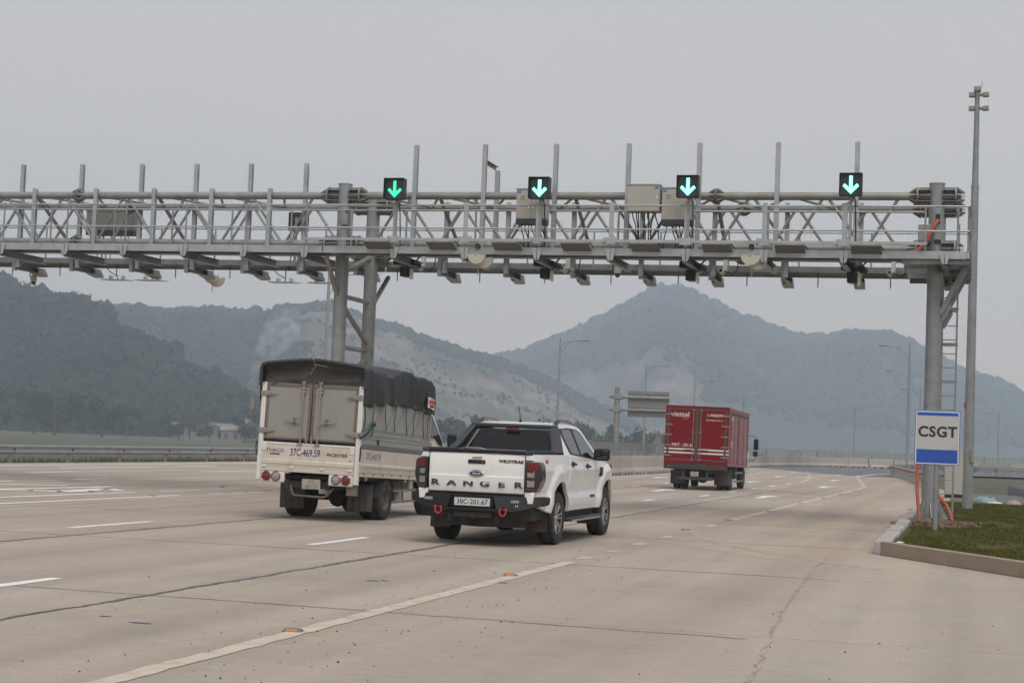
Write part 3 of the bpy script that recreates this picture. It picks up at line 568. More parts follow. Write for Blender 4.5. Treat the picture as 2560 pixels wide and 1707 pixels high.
# cameras
CAMW = mat('camera_white', (.58, .57, .54), .45, 0, .05, 4, dirt=((.35, .3, .24), .2, 6))
for i, x in enumerate((-12.87, -9.55, -6.25, -2.76)):
    t = thing('plate_camera', 'black camera with lamp boxes below the right span, %s from the left' % ORD[i], 'camera', (x, 37.4, 5.40), (0, 0, R(-6)), 'black plate cameras below the right span'); t.scale = (1.35, 1.35, 1.35)
    MB().bx(-.10, .12, -.22, .14, -.01, .11).obj('housing', BLACK, t, bevel=.02); MB().bx(-.085, .105, -.228, -.2205, .005, .095).obj('window', GLASS, t); MB().bx(-.02, .13, -.10, .16, -.20, -.03).obj('lamp_box', BLACK, t, bevel=.015)
    MB().lathe([(0, -.14), (.06, -.14), (.07, .12), (0, .12)], 14, 'y', (.20, .04, .02)).obj('lamp', BLACK, t); MB().bx(.02, .10, .02, .10, .10, .30).obj('bracket', GALV, t); MB().bx(.14, .18, -.04, .04, -.24, -.06).obj('sun_tab', WHITE, t)
    MB().tube([(-.06, .1, .10), (-.09, .1, .22), (-.04, .1, .36)], .014, 6).obj('cable', CABLE, t); MB().tube([(.16, .12, .06), (.26, .1, .16), (.27, .1, .34)], .014, 6).obj('cable', CABLE, t)
for i, x in enumerate((-12.8, -9.3, -5.65, -1.95)):
    t = thing('bullet_camera', 'small white tube camera on a short drop arm, %s from the left' % ORD[i], 'camera', (x, 38.4, 5.44), (R(-8), 0, R(-4)), 'white tube cameras below the right span')
    MB().lathe([(0, -.16), (.055, -.16), (.058, .10), (0, .12)], 14, 'y').obj('housing', CAMW, t); MB().lathe([(0, -.164), (.04, -.164), (.04, -.15), (0, -.15)], 12, 'y').obj('lens', GLASS, t)
    MB().bx(.02, .11, -.01, .07, .04, .40).obj('arm', CAMW, t); MB().tube([(.1, .08, .0), (.22, .1, -.04), (.32, .1, .06), (.34, .1, .3)], .014, 6).obj('cable', CABLE, t)
def dome(x, y, z, label):
    t = thing('dome_camera', label, 'camera', (x, y, z), (0, 0, 0), 'dome cameras below the gantry')
    MB().lathe([(0, .14), (.06, .14), (.085, .10), (.085, -.02), (.07, -.03), (0, -.03)], 16, 'z').obj('housing', CAMW, t); MB().ell((0, 0, -.04), (.062, .062, .08)).obj('bubble', GLASS, t); MB().bx(-.035, .06, -.03, .03, .13, .32).obj('arm', CAMW, t); MB().tube([(-.1, 0, .05), (-.12, 0, .2), (-.1, 0, .42)], .014, 6).obj('cable', CABLE, t)
dome(-7.96, 38.0, 5.36, 'white dome camera below the middle of the right span'); dome(-24.25, 40.5, 5.2, 'white dome camera below the far left end of the gantry')
# ------------------------------------------------------------------ wheels
def tyre_mesh(r, w, rim_r):
    b = MB(); h = w / 2
    b.lathe([(rim_r, -h * .82), (rim_r + .012, -h * .92), (r * .86, -h * 1.0), (r * .95, -h * .93), (r * .985, -h * .80), (r, -h * .62), (r, -h * .50), (r - .010, -h * .47), (r - .010, -h * .41), (r, -h * .38), (r, -h * .04), (r - .010, -h * .03), (r - .010, h * .03), (r, h * .04), (r, h * .38), (r - .010, h * .41), (r - .010, h * .47), (r, h * .50), (r, h * .62), (r * .985, h * .80), (r * .95, h * .93), (r * .86, h * 1.0), (rim_r + .012, h * .92), (rim_r, h * .82)], 40)
    return b
def wheel(parent, x, y, z, r, w, rim_r, side, style):
    """side +1: outer face to +x"""
    e = bpy.data.objects.new('wheel', None); COL.objects.link(e); e.parent = parent; e.location = (x, y, z); e.rotation_euler = (rnd.uniform(0, 1), 0, 0)
    tyre_mesh(r, w, rim_r).obj('tyre', RUBBER, e)
    s = side; h = w / 2
    if style == 'alloy':
        b = MB(); b.lathe([(rim_r, s * h * .80), (rim_r - .012, s * h * .86), (rim_r - .022, s * h * .80), (rim_r - .035, s * h * .3), (rim_r - .05, -s * h * .8)], 40); b.obj('rim_barrel', mat('rim_dark', (.045, .046, .05), .4, .6, .1, 8), e)
        MB().lathe([(rim_r - .006, s * h * .85), (rim_r - .012, s * h * .89), (rim_r - .018, s * h * .85)], 40).obj('rim_lip', ALLOY, e)
        b = MB(); b.lathe([(0, s * h * .05), (rim_r - .04, s * h * .05)], 30); b.obj('brake_disc', DKSTEEL, e)
        for k in range(6):
            a = k * math.pi / 3
            for da in (-.13, .13):
                c0 = Vector((s * h * .62, .055 * math.cos(a + da * 1.2), .055 * math.sin(a + da * 1.2))); c1 = Vector((s * h * .80, (rim_r - .022) * math.cos(a + da * 1.35), (rim_r - .022) * math.sin(a + da * 1.35)))
                MB().beam(c0, c1, .024, .024, (s, 0, 0)).obj('spoke', ALLOY, e, bevel=.004)
        MB().lathe([(0, s * h * .78), (.034, s * h * .78), (.05, s * h * .70), (.06, s * h * .5)], 20).obj('hub_cap', ALLOY, e)
    else:
        st = mat('steel_rim', (.10, .085, .075), .7, .2, .15, 6, dirt=((.14, .115, .09), .5, 7))
        MB().lathe([(rim_r, s * h * .82), (rim_r - .018, s * h * .90), (rim_r - .03, s * h * .80), (rim_r - .05, s * h * .35), (rim_r - .09, s * h * .10), (rim_r * .52, -s * h * .02), (rim_r * .45, s * h * .22), (rim_r * .30, s * h * .26), (rim_r * .28, s * h * .55), (0, s * h * .58)], 36).obj('rim', st, e)
        for k in range(6): MB().lathe([(0, s * h * .34), (.014, s * h * .34), (.014, s * h * .2)], 8, 'x', (0, rim_r * .38 * math.cos(k * 1.047), rim_r * .38 * math.sin(k * 1.047))).obj('wheel_nut', DKSTEEL, e)
    return e

# ------------------------------------------------------------------ white pickup truck
PW = mat('pickup_white_paint', (.80, .79, .775), .26, 0, .02, 2, coat=.6, dirt=((.58, .53, .46), .16, 2.5))
DKGREY = mat('dark_grey_trim', (.040, .041, .046), .5, 0, .08, 4)
RED_L = mat('red_lens', (.15, .008, .012), .15, 0, .15, 14, coat=.5); CLEAR_L = mat('clear_lens', (.34, .33, .32), .12, .4, .3, 25, coat=.6); SMOKE_L = mat('smoked_lens', (.018, .016, .017), .12, 0, .1, 5, coat=.6)
REDP = mat('red_shackle', (.50, .025, .04), .45, 0, .08, 8)
pk = thing('pickup_truck', 'white double-cab pickup with black tray cover, steel rear bumper and red shackles', 'pickup', (-6.81, 24.6, 0), (0, 0, R(-.25)))
WR = .385
def bump(t, w_): return math.exp(-(t / w_) ** 2)
def p_top(y):
    if y < .45: return 1.305
    if y < 2.75: return 1.305 - (y - .45) / 2.3 * .085
    t = (y - 2.75) / 1.35; return 1.22 - .06 * t - .22 * t ** 2.4
def p_bot(y):
    zs = .475
    if y < -.55: zs = .475 + .0 + .14 * ((-.55 - y) / .75)
    if y > 3.7: zs = .46
    for c in (0., 3.22):
        d = (y - c) / .505
        if abs(d) < 1: zs = max(zs, .42 + .50 * (1 - d * d) ** .5)
    return zs
def p_x(y, z):
    x = .905 - .055 * max(0, (.62 - z) / .2) ** 1.3 * .8 - .16 * max(0, z - 1.10) ** 1.6 - .02 * bump(z - .78, .10)
    x += .014 * bump(z - 1.07, .06)
    for c in (0., 3.22):
        d = math.hypot((y - c) / .62, (z - .45) / .60); x += .045 * max(0, min(1, (1.22 - d) / .25)) ** 2 * (3 - 2 * max(0, min(1, (1.22 - d) / .25)))
    if y < -.85: x -= .085 * ((-.85 - y) / .4) ** 2
    if y > 3.3: x -= .16 * ((y - 3.3) / .75) ** 2
    return x
def side_patch(y0, y1, off, s, nrow=18, step=.035, zlo=None, zhi=None, skirt=True):
    n = max(2, int((y1 - y0) / step)); rows = []
    for i in range(n + 1):
        y = y0 + (y1 - y0) * i / n; zb, zt = p_bot(y), p_top(y)
        if zlo is not None: zb = max(zb, zlo)
        if zhi is not None: zt = min(zt, zhi(y) if callable(zhi) else zhi)
        rows.append([(s * (p_x(y, zb + (zt - zb) * j / nrow) + off), y, zb + (zt - zb) * j / nrow) for j in range(nrow + 1)])
    return rows
for s in (-1, 1):
    b = MB(); rows = side_patch(-1.245, 4.06, 0, s, 20); b.grid(rows)
    # arch returns and sill lip: fold the lower edge inward
    lip = [[r[0], (r[0][0] - s * .05, r[0][1], r[0][2] - .004)] for r in rows]; b.grid(lip)
    top = [[r[-1], (r[-1][0] - s * .05, r[-1][1], r[-1][2] + .006)] for r in rows]; b.grid(top)
    b.obj('body_side', PW, pk, smooth=50)
    for y0, y1 in ((.62, 1.435), (1.45, 2.50)):
        r2 = side_patch(y0, y1, .006, s, 18, zlo=.545, zhi=lambda y: p_top(y) - .012); b = MB(); b.grid(r2)
        edge = [r2[0], r2[-1], [r[0] for r in r2], [r[-1] for r in r2]]
        for e in edge: b.grid([[p, (p[0] - s * .012, p[1], p[2])] for p in e])
        dr = b.obj('door', PW, pk, smooth=50)
        yh = y0 + .16 if y0 < 1 else y0 + .28
        zc = 1.165 if y0 < 1 else 1.13; xh = p_x(yh, zc) + .006
        MB().ell((s * (xh + .0), yh + .02, zc), (.012, .10, .05)).obj('handle_cup', DKGREY, dr)
        MB().tube([(s * (xh + .012), yh - .09, zc + .02), (s * (xh + .04), yh - .05, zc + .02), (s * (xh + .04), yh + .09, zc), (s * (xh + .012), yh + .12, zc)], .014, 8).obj('handle', DKGREY, dr)
    # black seams and sill step
    b = MB(); b.bx(*sorted((s * .80, s * .985)), .36, 2.62, .325, .385); b.obj('side_step', BLACK, pk, bevel=.025); MB().bx(*sorted((s * .955, s * .99)), .55, 2.50, .318, .348).obj('step_trim', ALLOY, pk, bevel=.008)
    MB().bx(*sorted((s * (p_x(2.78, 1.05) - .02), s * (p_x(2.78, 1.05) + .012))), 2.66, 2.86, .97, 1.12).obj('fender_vent', BLACK, pk, bevel=.012)
    for c in (0., 3.22):
        b = MB(); P = [(c + .49 * math.cos(t), .44 + .485 * math.sin(t)) for t in [math.pi * i / 18 for i in range(19)]]
        b.grid([[(s * .865, p[0], p[1]), (s * .52, p[0], p[1])] for p in P]); b.obj('wheel_liner', mat('liner', (.009, .009, .009), .9), pk)
        wheel(pk, s * .785, c, WR, WR, .262, .235, s, 'alloy')
# hood, bed floor, front end
b = MB(); b.grid([[(x * (p_x(y, p_top(y)) - .045), y, p_top(y) + .006 + .035 * (1 - x * x)) for x in [-1 + i / 6 for i in range(13)]] for y in [2.6 + 1.46 * i / 14 for i in range(15)]]); b.obj('hood', PW, pk, smooth=50)
b = MB(); yy = 4.06; b.grid([[(x * .74, yy + .10 * (1 - x * x), z) for x in [-1 + i / 6 for i in range(13)]] for z in (.46, .6, .75, .9, 1.0)]); b.obj('front_fascia', PW, pk, smooth=50); MB().bx(-.5, .5, 4.13, 4.18, .66, .9).obj('grille', BLACK, pk, bevel=.02)
for s in (-1, 1): MB().bx(*sorted((s * .52, s * .76)), 3.98, 4.12, .82, .96).obj('headlight', CLEAR_L, pk, bevel=.02)
MB().bx(-.80, .80, -1.15, 3.9, .38, .52).bx(-.64, .64, -1.1, 3.9, .27, .38).obj('chassis', UNDER, pk)
MB().bx(-.78, .78, -1.14, .42, .52, .98).obj('bed_tub', DKGREY, pk); MB().bx(-.84, .84, .5, 3.9, .52, 1.15).obj('cabin_floor', UNDER, pk)
# cab: roof, pillars, glass
gw = lambda z: .868 - (z - 1.28) * .40
prof = [(.40, 1.30), (.52, 1.47), (.66, 1.665), (.72, 1.715), (.82, 1.742), (1.1, 1.760), (1.5, 1.765), (1.85, 1.745), (2.02, 1.715), (2.12, 1.665), (2.45, 1.44), (2.80, 1.205)]
b = MB(); NX = 12
b.grid([[(gw(z) * (-1 + 2 * i / NX), y, z + (.028 * (1 - (-1 + 2 * i / NX) ** 4) if z > 1.6 else .0) + (0)) for i in range(NX + 1)] for y, z in prof[3:9]]); b.obj('roof', PW, pk, smooth=50)
def side_poly(poly, off, s, name, m, bevel=0.):
    """flat pane in the inclined side plane of the cab, (y, z) outline"""
    nrm = Vector((1, 0, .40)).normalized(); t_ = .004; b = MB(); n = len(poly)
    vs = [Vector((gw(z), y, z)) + nrm * o for o in (off - t_, off) for y, z in poly]; vs = [(s * v.x, v.y, v.z) for v in vs]
    b.add(vs, [tuple(range(n)), tuple(range(2 * n - 1, n - 1, -1))] + [(i, (i + 1) % n, n + (i + 1) % n, n + i) for i in range(n)]); return b.obj(name, m, pk, smooth=20)
def rounded(poly, r=.04, k=4):
    out = []; n = len(poly)
    for i in range(n):
        p, a, c = Vector(poly[i]), Vector(poly[i - 1]), Vector(poly[(i + 1) % n]); u, v = (a - p), (c - p); q = min(r, u.length * .45, v.length * .45); A, Cc = p + u.normalized() * q, p + v.normalized() * q
        for j in range(k + 1):
            t = j / k; out.append(tuple((1 - t) ** 2 * A + 2 * t * (1 - t) * p + t * t * Cc))
    return out
for s in (-1, 1):
    side_poly([(.40, 1.29), (.72, 1.715), (.82, 1.742), (1.1, 1.760), (1.5, 1.765), (1.85, 1.745), (2.02, 1.715), (2.12, 1.665), (2.82, 1.20), (2.5, 1.22), (1.2, 1.27)], 0, s, 'cab_side', PW)
    side_poly(rounded([(.80, 1.315), (.63, 1.60), (.68, 1.695), (1.2, 1.715), (1.75, 1.70), (1.98, 1.655), (2.62, 1.225), (1.4, 1.285)], .05), .004, s, 'window_frame', BLACK)
    side_poly(rounded([(.90, 1.325), (.70, 1.60), (.74, 1.675), (1.30, 1.690), (1.40, 1.305)], .05), .009, s, 'side_window', GLASS); side_poly(rounded([(1.52, 1.302), (1.46, 1.688), (1.74, 1.678), (1.94, 1.632), (2.40, 1.315), (2.42, 1.258)], .05), .009, s, 'side_window', GLASS)
    side_poly(rounded([(2.45, 1.25), (2.44, 1.33), (2.64, 1.205)], .02), .012, s, 'mirror_sail', BLACK)
    # black sail of the sports bar behind the cab
    b = MB(); P = [(.02, 1.335, .845), (.36, 1.335, .845), (.70, 1.70, .695), (.62, 1.715, .675), (.44, 1.60, .725), (.22, 1.42, .80)]
    b.add([(s * (x + .012), y, z) for y, z, x in P] + [(s * (x - .10), y, z) for y, z, x in P], [tuple(range(6)), tuple(range(11, 5, -1))] + [(i, (i + 1) % 6, 6 + (i + 1) % 6, 6 + i) for i in range(6)]); b.obj('sports_bar_leg', DKGREY, pk, bevel=.012)
    # roof rail
    MB().tube([(s * .60, .86, 1.755), (s * .60, .95, 1.80), (s * .60, 1.15, 1.825), (s * .60, 1.55, 1.825), (s * .60, 1.95, 1.79), (s * .60, 2.12, 1.735)], [.028, .027, .018, .016, .016, .014], 8).obj('roof_rail', mat('rail_grey', (.16, .155, .15), .4, .4, .05, 3), pk)
    MB().tube([(s * .60, .83, 1.745), (s * .60, .90, 1.785), (s * .60, 1.02, 1.815)], [.035, .036, .026], 8).obj('rail_foot', DKGREY, pk)
    # mirror
    mx = 1.02; MB().bx(*sorted((s * .84, s * .95)), 2.28, 2.38, 1.24, 1.27).obj('mirror_arm', BLACK, pk, bevel=.01); mr = MB().bx(*sorted((s * .90, s * 1.15)), 2.20, 2.36, 1.225, 1.415).obj('mirror', BLACK, pk, bevel=.04, seg=3); MB().bx(*sorted((s * .925, s * 1.125)), 2.188, 2.199, 1.25, 1.39).obj('mirror_glass', mat('mirror_glass', (.06, .065, .07), .04, .8, .02, 2), mr, bevel=.01)
b = MB(); b.beam((-.672, .68, 1.716), (.672, .68, 1.716), .13, .062); b.obj('sports_bar_top', DKGREY, pk, bevel=.022, seg=3)
rw = MB(); P = rounded([(-.74, 1.345), (-.60, 1.665), (.60, 1.665), (.74, 1.345)], .05); rw.add([(x, .405 + (z - 1.30) * .68, z) for x, z in P], [tuple(range(len(P)))]); rw.obj('rear_window_seal', DKGREY, pk, smooth=0)
rw = MB(); P = rounded([(-.67, 1.355), (-.55, 1.650), (.55, 1.650), (.67, 1.355)], .05); rw.add([(x, .395 + (z - 1.30) * .68, z) for x, z in P], [tuple(range(len(P)))]); rw.obj('rear_window', mat('rear_glass', (.010, .011, .012), .05, 0, .1, 1, spec=.35), pk, smooth=0)
MB().tube([(-.545, .625, 1.645), (-.665, .425, 1.37), (-.63, .41, 1.345), (.66, .41, 1.345)], .007, 6).obj('rear_window_trim', ALLOY, pk)
MB().bx(-.10, .10, .56, .60, 1.66, 1.685).obj('high_brake_light', RED_L, pk)
ws = MB(); ws.add([(-.66, 2.13, 1.66), (.66, 2.13, 1.66), (.80, 2.80, 1.21), (-.80, 2.80, 1.21)], [(0, 1, 2, 3)]); ws.obj('windscreen', GLASS, pk, smooth=0)
MB().tube([(0, 1.02, 1.78), (0, 1.0, 1.82), (0, .97, 1.90), (-.01, .92, 2.03)], [.03, .008, .006, .004], 8).obj('antenna', BLACK, pk)
# tray cover with moulded rear lip
b = MB(); b.bx(-.80, .80, -1.20, .34, 1.312, 1.345); b.obj('tray_cover', BLACK, pk, bevel=.012); MB().bx(-.815, .815, -1.262, -1.19, 1.306, 1.352).obj('tray_lip', BLACK, pk, bevel=.018, seg=3)
for s in (-1, 1): MB().bx(*sorted((s * .68, s * .78)), -1.15, .2, 1.3455, 1.362).obj('tray_rail', DKGREY, pk, bevel=.006); MB().bx(*sorted((s * .70, s * .79)), -1.272, -1.263, 1.312, 1.35).obj('lip_end', DKGREY, pk)
MB().tube([(-.30, -1.1, 1.352), (-.2, -1.1, 1.372), (.0, -1.1, 1.372), (.08, -1.1, 1.352)], .008, 6).obj('tray_handle', ALLOY, pk)
# tailgate: upper panel, creased lower panel
b = MB(); gate = [(-.695, 0), (.695, 0)]
zz = [(.745, -1.222), (.755, -1.236), (.80, -1.243), (.955, -1.262), (.975, -1.262), (.985, -1.250), (1.10, -1.254), (1.25, -1.250), (1.29, -1.238), (1.303, -1.215)]
b.grid([[(x * .698, y + .008 * (x * x) ** 2, z) for x in [-1 + i / 8 for i in range(17)]] for z, y in zz])
for sx in (-1, 1): b.grid([[(sx * .698, y + .008, z), (sx * .698, -1.18, z)] for z, y in zz])
b.obj('tailgate', PW, pk, smooth=25); tg = [o for o in pk.children if o.name.startswith('tailgate')][0]
MB().bx(-.71, .71, -1.19, -1.16, .72, 1.30).obj('tailgate_gap', INK, pk)
MB().bx(-.128, .128, -1.268, -1.250, 1.150, 1.205).obj('handle', BLACK, tg, bevel=.012); MB().lathe([(0, -1.2705), (.008, -1.2705), (.008, -1.266)], 10, 'y', (.09, 0, 1.178)).obj('lock', ALLOY, tg)
b = MB(); b.add([(.118 * math.cos(t), -1.262, 1.01 + .052 * math.sin(t)) for t in [2 * math.pi * i / 28 for i in range(28)]] + [(.104 * math.cos(t), -1.274, 1.01 + .041 * math.sin(t)) for t in [2 * math.pi * i / 28 for i in range(28)]], [(i, (i + 1) % 28, 28 + (i + 1) % 28, 28 + i) for i in range(28)] + [tuple(range(28, 56))]); b.obj('badge_rim', CHROME, tg)
b = MB(); b.add([(.092 * math.cos(t), -1.2755, 1.01 + .033 * math.sin(t)) for t in [2 * math.pi * i / 28 for i in range(28)]], [tuple(range(28))]); b.obj('badge', mat('badge_blue', (.012, .025, .09), .25, 0, .05, 5, coat=.5), tg, smooth=0)
text('badge_lettering', 'Ford', WHITE, tg, (0, -1.2765, 1.012), REAR, .050, 1.15, .0004, shear=.35, bold=.0005)
LET = mat('decal_dark_green', (.030, .038, .036), .5, 0, .1, 6)
for i, ch in enumerate('RANGER'):
    text('letter', ch, LET, tg, (-.605 + i * .2445, -1.2565, .868), (R(90 - 6), 0, 0), .110, 1.80, .002, bold=.0045)
text('model_lettering', 'WILDTRAK', INK, tg, (.50, -1.2535, 1.195), REAR, .058, 1.25, .0008, bold=.003, shear=.2)
b = MB(); b.prism([(-.075, 1.215), (.065, 1.215), (.08, 1.25), (-.06, 1.25)], 'y', -1.2555, -1.2525); b.obj('sticker', mat('sticker_olive', (.30, .28, .18), .6, 0, .5, 30), tg)
# rear corner skins and tail lights
for s in (-1, 1):
    b = MB(); b.prism([(s * x, z) for x, z in [(.712, 1.218), (.712, 1.298), (.80, 1.298), (.838, 1.218)]], 'y', -1.252, -1.10); b.obj('rear_corner', PW, pk, bevel=.012)
    b = MB(); b.prism([(s * x, z) for x, z in [(.712, .60), (.712, .780), (.850, .780), (.835, .62)]], 'y', -1.252, -1.10); b.obj('rear_corner', PW, pk, bevel=.012)
    P = [(.722, .785), (.722, 1.212), (.885, 1.205), (.925, 1.16), (.940, .97), (.905, .86), (.860, .785)]
    b = MB(); n = len(P); b.add([(s * x, -1.285 + .10 * max(0, x - .78) / .15, z) for x, z in P] + [(s * (x + .012 if x > .8 else x), -.99 + (.0 if x > .8 else -.2), z) for x, z in P], [tuple(range(n)), tuple(range(2 * n - 1, n - 1, -1))] + [(i, (i + 1) % n, n + (i + 1) % n, n + i) for i in range(n)]); tl = b.obj('tail_light', SMOKE_L, pk, bevel=.01)
    def lens(x0, x1, z0, z1, m, nm):
        q = MB(); f = lambda x: -1.290 + .10 * max(0, x - .78) / .15
        q.add([(s * x, f(x) + d, z) for d in (0, .012) for x, z in ((x0, z0), ((x0 + x1) / 2, z0), (x1, z0), (x1, z1), ((x0 + x1) / 2, z1), (x0, z1))], [(0, 1, 2, 3, 4, 5), (11, 10, 9, 8, 7, 6)] + [(i, (i + 1) % 6, 6 + (i + 1) % 6, 6 + i) for i in range(6)]); return q.obj(nm, m, tl, bevel=.006)
    lens(.752, .905, 1.085, 1.185, RED_L, 'red_lens'); lens(.750, .845, .985, 1.055, CLEAR_L, 'clear_lens'); lens(.750, .845, .855, .945, CLEAR_L, 'clear_lens'); lens(.745, .850, .805, .832, RED_L, 'red_lens')
    text('drive_decal', '4x4', mat('decal_red', (.42, .08, .08), .5), pk, (s * (p_x(-.78, 1.2) + .004), -.78, 1.215), (R(90), 0, R(90) * s), .085, 1.2, .0006, bold=.004)
    text('model_lettering', 'WILDTRAK', INK, pk, (s * (p_x(2.25, .68) + .011), 2.2, .665), (R(90), 0, R(90) * s), .06, 1.15, .0006, bold=.003, shear=.2)
# steel bumper
BUMP = mat('bumper_black', (.0095, .010, .0115), .6, 0, .15, 6, spec=.3, dirt=((.03, .026, .022), .2, 5), bump=.1, bscale=120)
bp = MB(); bp.bx(-.36, .36, -1.36, -1.24, .50, .715); bump_o = bp.obj('bumper', BUMP, pk, bevel=.01)
for s in (-1, 1):
    b = MB(); P = [(.30, .715), (.96, .715), (.985, .69), (.97, .60), (.80, .555), (.62, .50), (.36, .50)]
    n = len(P); yf = lambda x: -1.44 + .30 * max(0, (x - .66) / .32) ** 1.5
    b.add([(s * x, yf(x), z) for x, z in P] + [(s * x, -1.16 + (.35 if x > .7 else 0), z) for x, z in P], [tuple(range(n)), tuple(range(2 * n - 1, n - 1, -1))] + [(i, (i + 1) % n, n + (i + 1) % n, n + i) for i in range(n)]); b.obj('bumper_wing', BUMP, pk, bevel=.014)
    MB().bx(*sorted((s * .57, s * .69)), -1.452, -1.43, .625, .665).obj('fog_lamp', CLEAR_L, pk, bevel=.006)
    sx = s * .47
    MB().bx(sx - .012, sx + .012, -1.50, -1.42, .50, .575).obj('tow_lug', BUMP, pk, bevel=.006)
    MB().tube([(sx - .042, -1.475, .545), (sx - .044, -1.48, .52)] + [(sx + .044 * math.cos(t), -1.485, .488 + .044 * math.sin(t)) for t in [R(175) + R(190) * i / 12 for i in range(13)]] + [(sx + .044, -1.48, .52), (sx + .042, -1.475, .545)], .0115, 8).obj('shackle', REDP, pk); MB().tube([(sx - .062 if s < 0 else sx - .05, -1.475, .535), (sx + .05 if s < 0 else sx + .062, -1.475, .535)], .012, 8).obj('shackle_pin', REDP, pk)
    # mud flaps with faded print
    fl = MB().bx(*sorted((s * .555, s * .875)), -.56, -.545, .20, .50).obj('mud_flap', mat('mud_flap', (.045, .04, .034), .85, 0, .2, 6, dirt=((.13, .11, .085), .5, 5)), pk); MB().bx(*sorted((s * .62, s * .80)), -.5625, -.5605, .27, .36).obj('flap_print', mat('faded_red', (.16, .045, .035), .8, 0, .3, 12), fl)
    text('flap_lettering', 'ARB', mat('faded_dark', (.06, .035, .028), .85), fl, (s * .71, -.563, .318), REAR, .085, 1.15, .0004, bold=.003); text('flap_lettering', '4X4 ACCESSORIES', mat('faded_tan', (.16, .13, .10), .85), fl, (s * .715, -.5612, .238), REAR, .028, 1.1, .0004)
    MB().bx(*sorted((s * .555, s * .84)), 2.70, 2.715, .20, .45).obj('mud_flap', _M['mud_flap'], pk); MB().bx(*sorted((s * .62, s * .78)), 2.6975, 2.6995, .26, .33).obj('flap_print', _M['faded_red'], pk)
    MB().tube([(s * .50, -.6, .62), (s * .52, -.1, .40), (s * .52, .05, .36)], .035, 8).obj('leaf_spring', UNDER, pk); MB().tube([(s * .34, -1.30, .44), (s * .34, -1.30, .34)], [.03, .04], 8).obj('tow_eye', UNDER, pk)
b = MB(); b.beam((-.40, -1.43, .515), (.40, -1.43, .515), .05, .04); b.obj('bumper_step', BUMP, pk, bevel=.008); MB().bx(-.31, .31, -1.40, -1.361, .545, .69).obj('plate_recess', BUMP, pk, bevel=.005)
np_ = MB().bx(-.26, .26, -1.412, -1.402, .562, .672).obj('number_plate', PLATE, pk, bevel=.003); text('plate_lettering', '38C-201.67', INK, np_, (0, -1.4132, .616), REAR, .098, .98, .0004, bold=.0015)
MB().bx(-.28, .28, -1.40, -1.32, .40, .49).obj('tow_bar', UNDER, pk, bevel=.02); MB().bx(-.05, .05, -1.41, -1.38, .40, .47).obj('tow_socket', INK, pk); text('bumper_badge', 'H', WHITE, pk, (.66, -1.452, .585), REAR, .05, 1.3, .0004)
MB().ell((.12, .0, .36), (.17, .17, .17)).obj('differential', UNDER, pk); MB().tube([(-.72, 0, WR), (.72, 0, WR)], .05, 10).obj('rear_axle', UNDER, pk); MB().lathe([(0, .26), (.34, .26), (.36, .33), (.34, .44), (0, .44)], 24, 'z', (0, -.72, 0)).obj('spare_wheel', RUBBER, pk); MB().tube([(.45, 1.4, .36), (.45, -.2, .40), (.42, -.9, .42)], .035, 8).obj('exhaust', UNDER, pk)
# ------------------------------------------------------------------ light cargo truck with tarpaulin
TW = mat('truck_cream_paint', (.60, .545, .46), .45, 0, .04, 2, dirt=((.36, .27, .18), .38, 2.2), coat=.15)
TWW = mat('truck_white_paint', (.68, .655, .61), .4, 0, .03, 2, dirt=((.42, .34, .25), .22, 3), coat=.2)
DOORP = mat('cargo_door_grey', (.28, .275, .24), .5, 0, .05, 2, dirt=((.25, .21, .15), .30, 3), coat=.1)
DFRAME = mat('door_frame_brown', (.165, .135, .115), .7, 0, .15, 5, dirt=((.06, .05, .045), .4, 5))
SIDEP = mat('grey_side_sheet', (.34, .34, .32), .5, .2, .05, 2, dirt=((.20, .18, .15), .25, 2.5))
TARP = mat('tarpaulin', (.026, .0275, .031), .46, 0, .12, 3, dirt=((.085, .078, .07), .35, 2.2), bump=.9, bscale=4.5, spec=.55)
LOCK = mat('lock_bar_grey', (.29, .28, .25), .5, .3, .08, 5, dirt=((.16, .10, .06), .25, 8))
BLUEINK = mat('blue_lettering', (.035, .045, .17), .5, 0, .1, 8); DKINK = mat('dark_blue_lettering', (.03, .035, .06), .5, 0, .1, 8)
tk = thing('cargo_truck', 'small dirty white cargo truck with grey rear doors under dark tarpaulin', 'truck', (-10.955, 27.3, 0), (0, 0, 0))
TX = Matrix.Translation((0, 1.6, .8)) @ Matrix.Rotation(R(-1.75), 4, 'X') @ Matrix.Rotation(R(1.0), 4, 'Y') @ Matrix.Translation((0, -1.6, -.8))   # the body squats to its front right
def tp(b, name, m, parent=tk, bevel=0., smooth=32, seg=2): return b.obj(name, m, parent, bevel=bevel, xf=TX, smooth=smooth, seg=seg)
HW = .925
# corner posts
for s in (-1, 1):
    tp(MB().bx(*sorted((s * (HW - .085), s * HW)), -.02, .05, .60, 2.26), 'corner_post', TWW, bevel=.008)
    tp(MB().lathe([(0, -.03), (.018, -.03), (.018, .0), (0, .0)], 10, 'y', (s * (HW - .03), 0, 2.24)), 'post_bolt', LOCK)
